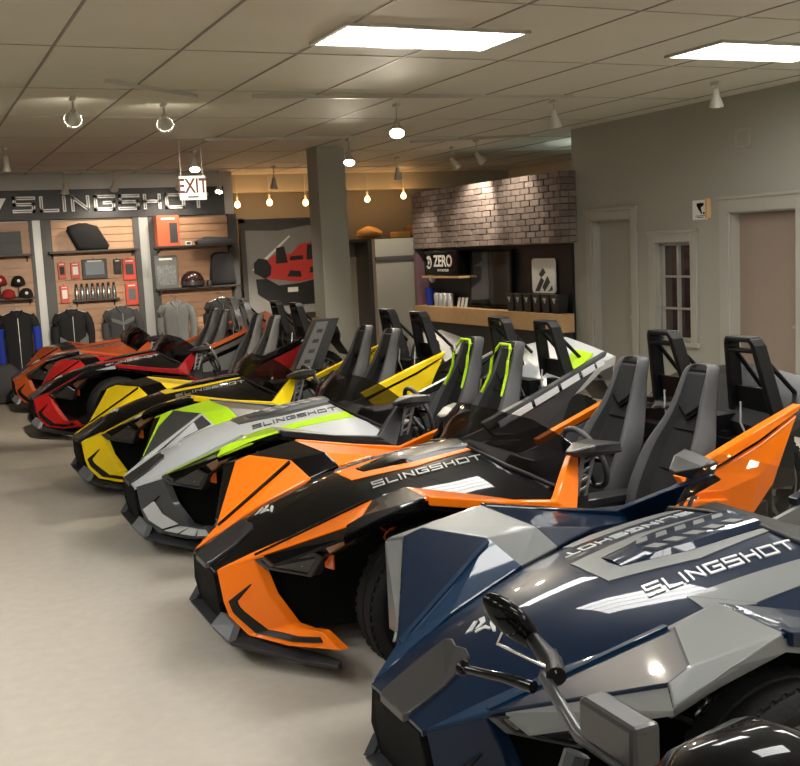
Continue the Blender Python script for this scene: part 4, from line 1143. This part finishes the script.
# ------------------------------------------------------------------ track lights
BULBW = mat('spot_lamp_glow', (1,1,1), .5, emis=(1,.90,.74), estr=30)
BULBO = mat('lamp_off', (.55,.55,.52), .3)
BULBA = mat('amber_bulb_glow', (1,.6,.3), .5, emis=(1,.45,.12), estr=16)
def spot_head(lab, x, y, aim, on, drop=.16, col=(1,.88,.70), e=60, size=.062, blend=.6, ang=75, zc=ZC-.03):
    t = thing('track_spotlight', lab, 'spotlight', (x, y, zc), group='track spotlights')
    mb = MB(); mb.box((-.018,-.05,-.03),(.018,.05,0)); mb.tube([(0,0,-.03),(0,0,-drop*.55)], .009); mb.build('stem', TRACKM, t, bevel=.003)
    d = Vector(aim).normalized(); Q = d.to_track_quat('-Z','Y').to_matrix().to_4x4(); M = Matrix.Translation((0,0,-drop*.6)) @ Q
    mb = MB(); mb.lathe([(.001,.03),(.022,.028),(.028,0),(.030,-.04),(size*.8,-.085),(size,-.13),(size-.006,-.13),(size*.7,-.08)], (0,0,0), seg=24)
    mb.v = [tuple(M @ Vector(p_)) for p_ in mb.v]; mb.build('lamp_shade', TRACKM, t, smooth=40)
    mb = MB(); mb.lathe([(.001,-.118),(size-.01,-.112),(size-.008,-.105)], (0,0,0), seg=24); mb.v = [tuple(M @ Vector(p_)) for p_ in mb.v]; mb.build('bulb', BULBW if on else BULBO, t, smooth=40)
    if on and e:
        L = bpy.data.lights.new('spot', 'SPOT'); L.energy = e*1.6; L.color = col; L.spot_size = math.radians(ang); L.spot_blend = blend; L.shadow_soft_size = .05
        o = bpy.data.objects.new('spot_lamp', L); COL.objects.link(o); o.parent = t; o.matrix_local = M @ Matrix.Translation((0,0,-.14))
S = spot_head
S('white spotlight at upper left, nearest the left edge', 1.33, 8.72, (.08,1,-.42), True, .2, size=.075, e=170, ang=50)
S('white spotlight at upper left, second from the left edge', 2.10, 9.0, (.25,1,-.42), True, .2, size=.075, e=170, ang=50)
S('bright lit spotlight left of the brick wall, over the yellow roadster', 4.16, 8.85, (-.35,-.62,-1), True, .28, e=42, ang=150, size=.072)
S('bright lit spotlight in front of the column head', 4.83, 11.62, (-.3,-.6,-1), True, .30, e=42, ang=150, size=.068)
S('lit spotlight above the exit sign', 3.33, 12.9, (-.1,-.5,-1), True, .2, e=14, size=.068)
S('unlit spotlight over the sign, leftmost of three', 2.22, 15.9, (0,.5,-1), False, .28)
S('spotlight aimed at the chrome letters above the word middle', 2.86, 15.6, (0,.75,-1), True, .28, e=12, ang=100)
S('spotlight aimed at the right end of the chrome letters', 3.80, 15.6, (.0,.75,-1), True, .28, e=12, ang=100)
S('bright lit spotlight at the right end of the header sign', 4.50, 16.0, (-.3,-.4,-1), True, .34, e=20)
S('spotlight in front of the orange glow, left of the column', 5.10, 15.2, (0,.3,-1), True, .34, e=60)
S('spotlight right of the column, turned towards the wall', 6.55, 14.0, (.3,.5,-1), True, .30, e=15)
S('spotlight above the left half of the brick facing', 6.70, 12.6, (.9,.5,-1), True, .30, e=26, ang=85)
S('spotlight above the right half of the brick facing', 6.62, 11.8, (1,.1,-1), True, .30, e=9, ang=90)
S('white spotlight hanging before the top of the grey wall', 5.60, 8.5, (.3,.2,-1), False, .2)
S('white spotlight cut by the top edge at far right', 6.5, 7.35, (.2,.2,-1), False, .14)
S('small white spotlight near the left edge, far row', 1.15, 12.5, (0,.2,-1), False, .2, size=.045)
for lab, a, b in (('slanted lighting track at the top left', (1.48,8.06), (2.30,8.70)), ('long lighting track across the middle of the ceiling', (2.77,8.68), (5.75,8.40)),
                  ('lighting track in front of the column head', (3.20,11.85), (4.98,11.62)), ('lighting track over the brick facing', (5.9,12.2), (7.2,11.5)), ('lighting track before the header sign', (2.1,15.84), (3.9,15.84))):
    mb = MB(); mb.tube([(a[0],a[1],ZC-.016),(b[0],b[1],ZC-.016)], 0, rect=(.035,.03)); tag(mb.build('lighting_track', TRACKM), lab, 'lighting track', 'lighting tracks')
def warm(lab, x, zc):
    t = thing('warm_bulb', lab, 'lamp', (x, 17.05, zc), group='amber bulbs on the far wall')
    mb = MB(); mb.lathe([(.001,.05),(.025,.045),(.042,.01),(.045,-.015),(.03,-.045),(.001,-.055)], (0,0,0), seg=16); mb.build('bulb', BULBA, t, smooth=60)
    mb = MB(); mb.lathe([(.001,.13),(.02,.13),(.022,.045),(.001,.045)], (0,0,0), seg=12); mb.tube([(0,0,.12),(0,0,ZC-zc)], .006); mb.build('socket', TRACKM, t, smooth=40)
    L = bpy.data.lights.new('amber', 'POINT'); L.energy = 1.5; L.color = (1,.55,.22); L.shadow_soft_size = .05
    o = bpy.data.objects.new('amber_light', L); COL.objects.link(o); o.parent = t; o.location = (0,-.10,-.02)
for lab, x, zc in (('first warm bulb from the left, beside the header sign', 5.07, 2.73), ('second warm bulb, above the poster left half', 5.62, 2.75), ('third warm bulb, touching the column edge', 6.25, 2.73), ('fourth warm bulb, just right of the column', 7.38, 2.76), ('fifth warm bulb, left of the brick facing', 8.07, 2.80)): warm(lab, x, zc)
# ceiling troffers (behind and above the camera, reflected in the bodywork, plus an added front row)
TROF = mat('troffer_diffuser', (1,1,1), .5, emis=(1,.985,.94), estr=9.0)
def troffer(lab, x, y, L=1.2, W=.56):
    t = thing('ceiling_light', lab, 'ceiling light', (x, y, ZC), group='fluorescent ceiling lights')
    mb = MB(); mb.box((-L/2,-W/2,-.012),(L/2,W/2,0)); mb.build('diffuser', TROF, t)
    mb = MB()
    for a, b in (((-L/2-.03,-W/2-.03,-.02),(L/2+.03,-W/2,0)),((-L/2-.03,W/2,-.02),(L/2+.03,W/2+.03,0)),((-L/2-.03,-W/2,-.02),(-L/2,W/2,0)),((L/2,-W/2,-.02),(L/2+.03,W/2,0))): mb.box(a, b)
    for k in range(1,4): mb.box((-L/2,-W/2+W*k/4-.006,-.016),(L/2,-W/2+W*k/4+.006,-.012))
    mb.build('frame', TRACKM, t)
n_ = 0
PLC = ['behind the camera','over the camera','over the blue roadster']
for y, nm in ((-3.2,'far behind the camera'),(-.6,'behind the camera'),(2.0,'in the row over the motorcycle'),(4.2,'in the row over the blue roadster'),(6.2,'in the added row over the orange roadster')):  # row over the orange roadster is added to brighten the room
    for x, sx_ in ((-1.2,'left'),(3.1,'middle'),(5.9,'right')):
        if y > 7 and x < 0: continue
        troffer('white fluorescent ceiling light, %s one %s' % (sx_, nm), x, y)
t = thing('hanging_light', 'long white uplight hanging beyond the end of the right wall', 'lamp', (9.2, 12.1, 2.78))
mb = MB(); mb.box((-.6,-.09,0),(.6,.09,.05)); mb.build('housing', TRACKM, t, bevel=.01)
mb = MB(); mb.box((-.58,-.08,.05),(.58,.08,.06)); mb.build('glow_tube', mat('cool_tube', (1,1,1), .5, emis=(.85,1,.92), estr=14), t)
mb = MB(); mb.tube([(-.4,0,.05),(-.4,0,.44)], .004); mb.tube([(.4,0,.05),(.4,0,.44)], .004); mb.build('wire', STEEL, t)

# ------------------------------------------------------------------ foreground motorcycle (its handlebar end is in the frame)
m = thing('motorcycle', 'black motorcycle parked in front of the navy blue roadster', 'motorcycle', (1.05, 1.45, 0))
def wheel_bike(nm, x, R, w):
    mb = MB(); mb.lathe([(R-.09,-w/2),(R-.03,-w/2-.005),(R-.005,-w/4),(R,0),(R-.005,w/4),(R-.03,w/2+.005),(R-.09,w/2)], (x,0,R), 'y', seg=36); o = mb.build(nm, RUBBER, m, smooth=40)
    mb = MB(); mb.lathe([(R-.09,-w/2),(R-.12,-w/2+.02),(R-.12,w/2-.02),(R-.09,w/2)], (x,0,R), 'y', seg=36)
    for k in range(5):
        a = 2*PI*k/5; mb.tube([(x,0,R),(x+(R-.11)*math.cos(a),0,R+(R-.11)*math.sin(a))], [.03,.015])
    mb.build('rim', ALU, o, smooth=40)
wheel_bike('front_wheel', -.32, .31, .12); wheel_bike('rear_wheel', 1.08, .31, .17)
mb = MB()
for s_ in (-1,1): mb.tube([(-.32,s_*.10,.31),(-.02,s_*.10,.98)], .025)
mb.box((-.08,-.13,.88),(.04,.13,.92)); mb.build('front_fork', GUN, m, smooth=40)
mb = MB(); mb.tube([(.12,-.40,1.03),(.04,-.30,1.04),(.0,-.12,1.0),(.0,.12,1.0),(.04,.30,1.04),(.12,.40,1.03)], .013); hb = mb.build('handlebar', GUN, m, smooth=60)
for s_ in (-1,1):
    mb = MB(); mb.tube([(.125,s_*.41,1.03),(.06,s_*.31,1.04)], .02); mb.build('grip', RUBBER, hb, smooth=60)
    mb = MB(); mb.tube([(-.01,s_*.26,1.045),(-.03,s_*.34,1.04),(-.05,s_*.46,1.02)], [.013,.010,.009]); mb.lathe([(.001,.018),(.014,.011),(.018,0),(.014,-.011),(.001,-.018)], (-.052,s_*.475,1.018)); mb.build('lever', BLACKP, hb, smooth=60)
    base = Vector((.05,s_*.27,1.05)); ctr = Vector((.067,s_*.47,1.10)); AX = Vector((.62,-s_*.28,-.72)).normalized(); FW = Vector((.55,s_*.55,.25)); FW = (FW-AX*FW.dot(AX)).normalized(); SD = AX.cross(FW)
    mb = MB(); mb.tube([base, base+Vector((.03,s_*.06,.0)), ctr+AX*.05+FW*.01], [.02,.022,.014], seg=12); mb.build('mirror_stalk', PLAST, m, smooth=60)
    mb = MB(); mb.tube([base+Vector((.0,0,.01)), ctr-AX*.0-SD*.045*s_+Vector((0,0,-.03)), ctr-AX*.01+Vector((0,0,0))], .004); mb.build('mirror_brace', CHROME, m, smooth=60)
    mb = MB(); rings = []
    for f, r_ in ((-.022,.3),(-.018,.7),(-.008,.95),(.004,1),(.010,.96)):
        rings.append([ctr+FW*f+AX*(.082*r_*math.cos(a_))+SD*(.036*r_*math.sin(a_)) for a_ in [2*PI*k/28 for k in range(28)]])
    mb.loft(rings); mb.build('mirror', BLACKP, m, smooth=50)
mb = MB(); mb.lathe([(.001,-.16),(.06,-.15),(.09,-.10),(.10,0),(.09,.05),(.001,.06)], (-.12,0,.90), 'x', seg=24); hlm = mb.build('headlamp', BLACKP, m, smooth=50)
mb = MB(); mb.box((-.03,-.08,1.02),(.03,.08,1.10)); mb.build('instrument', DGREY, m, bevel=.01)
mb = MB(); mb.loft([[(x, a*math.cos(q_), z0+b*math.sin(q_)) for q_ in [2*PI*k/16 for k in range(16)]] for x, a, b, z0 in ((.10,.06,.05,.86),(.18,.13,.11,.86),(.35,.15,.12,.87),(.5,.12,.09,.83),(.58,.07,.05,.79))]); mb.build('tank', BLACKP, m, smooth=50)
mb = MB(); mb.loft([[(x, a*math.cos(q_), z0+.05*math.sin(q_)) for q_ in [2*PI*k/16 for k in range(16)]] for x, a, z0 in ((.52,.08,.78),(.65,.13,.77),(.9,.13,.79),(1.15,.09,.85),(1.3,.04,.90))]); mb.build('saddle', VINYLD, m, smooth=50)
mb = MB(); mb.box((.15,-.13,.30),(.62,.13,.72)); mb.build('battery_case', CHAR, m, bevel=.03)
mb = MB()
for s_ in (-1,1): mb.tube([(.60,s_*.11,.42),(1.08,s_*.12,.31)], 0, rect=(.03,.06)); mb.tube([(.05,s_*.06,.88),(.30,s_*.13,.55),(.62,s_*.12,.40),(.66,s_*.08,.72)], .018)
mb.build('frame', GUN, m, smooth=40)
mb = MB(); mb.tube([(.45,.12,.30),(.50,.30,.02)], .012); mb.build('side_stand', GUN, m, smooth=60)

# ------------------------------------------------------------------ world, camera
w = bpy.data.worlds.new('room_air'); sc.world = w; w.use_nodes = True
w.node_tree.nodes['Background'].inputs[0].default_value = (.9,.85,.75,1); w.node_tree.nodes['Background'].inputs[1].default_value = 0.05
cam = bpy.data.cameras.new('camera'); cam.sensor_width = 36; cam.lens = 47.9; cam.clip_start = .05
co = bpy.data.objects.new('camera', cam); COL.objects.link(co); sc.camera = co
R_ = Matrix(((0.9049,0.0975,-0.4143),(-0.4219,0.0940,-0.9017),(-0.0490,0.9908,0.1262)))
co.matrix_world = Matrix.Translation((0,0,1.91)) @ R_.to_4x4()
sc.view_settings.view_transform = 'Standard'; sc.view_settings.look = 'None'
sc.view_settings.gamma = 1; sc.view_settings.use_curve_mapping = False
sc.view_settings.exposure = 1.45
sc.cycles.use_denoising = True
sc.cycles.max_bounces = 8
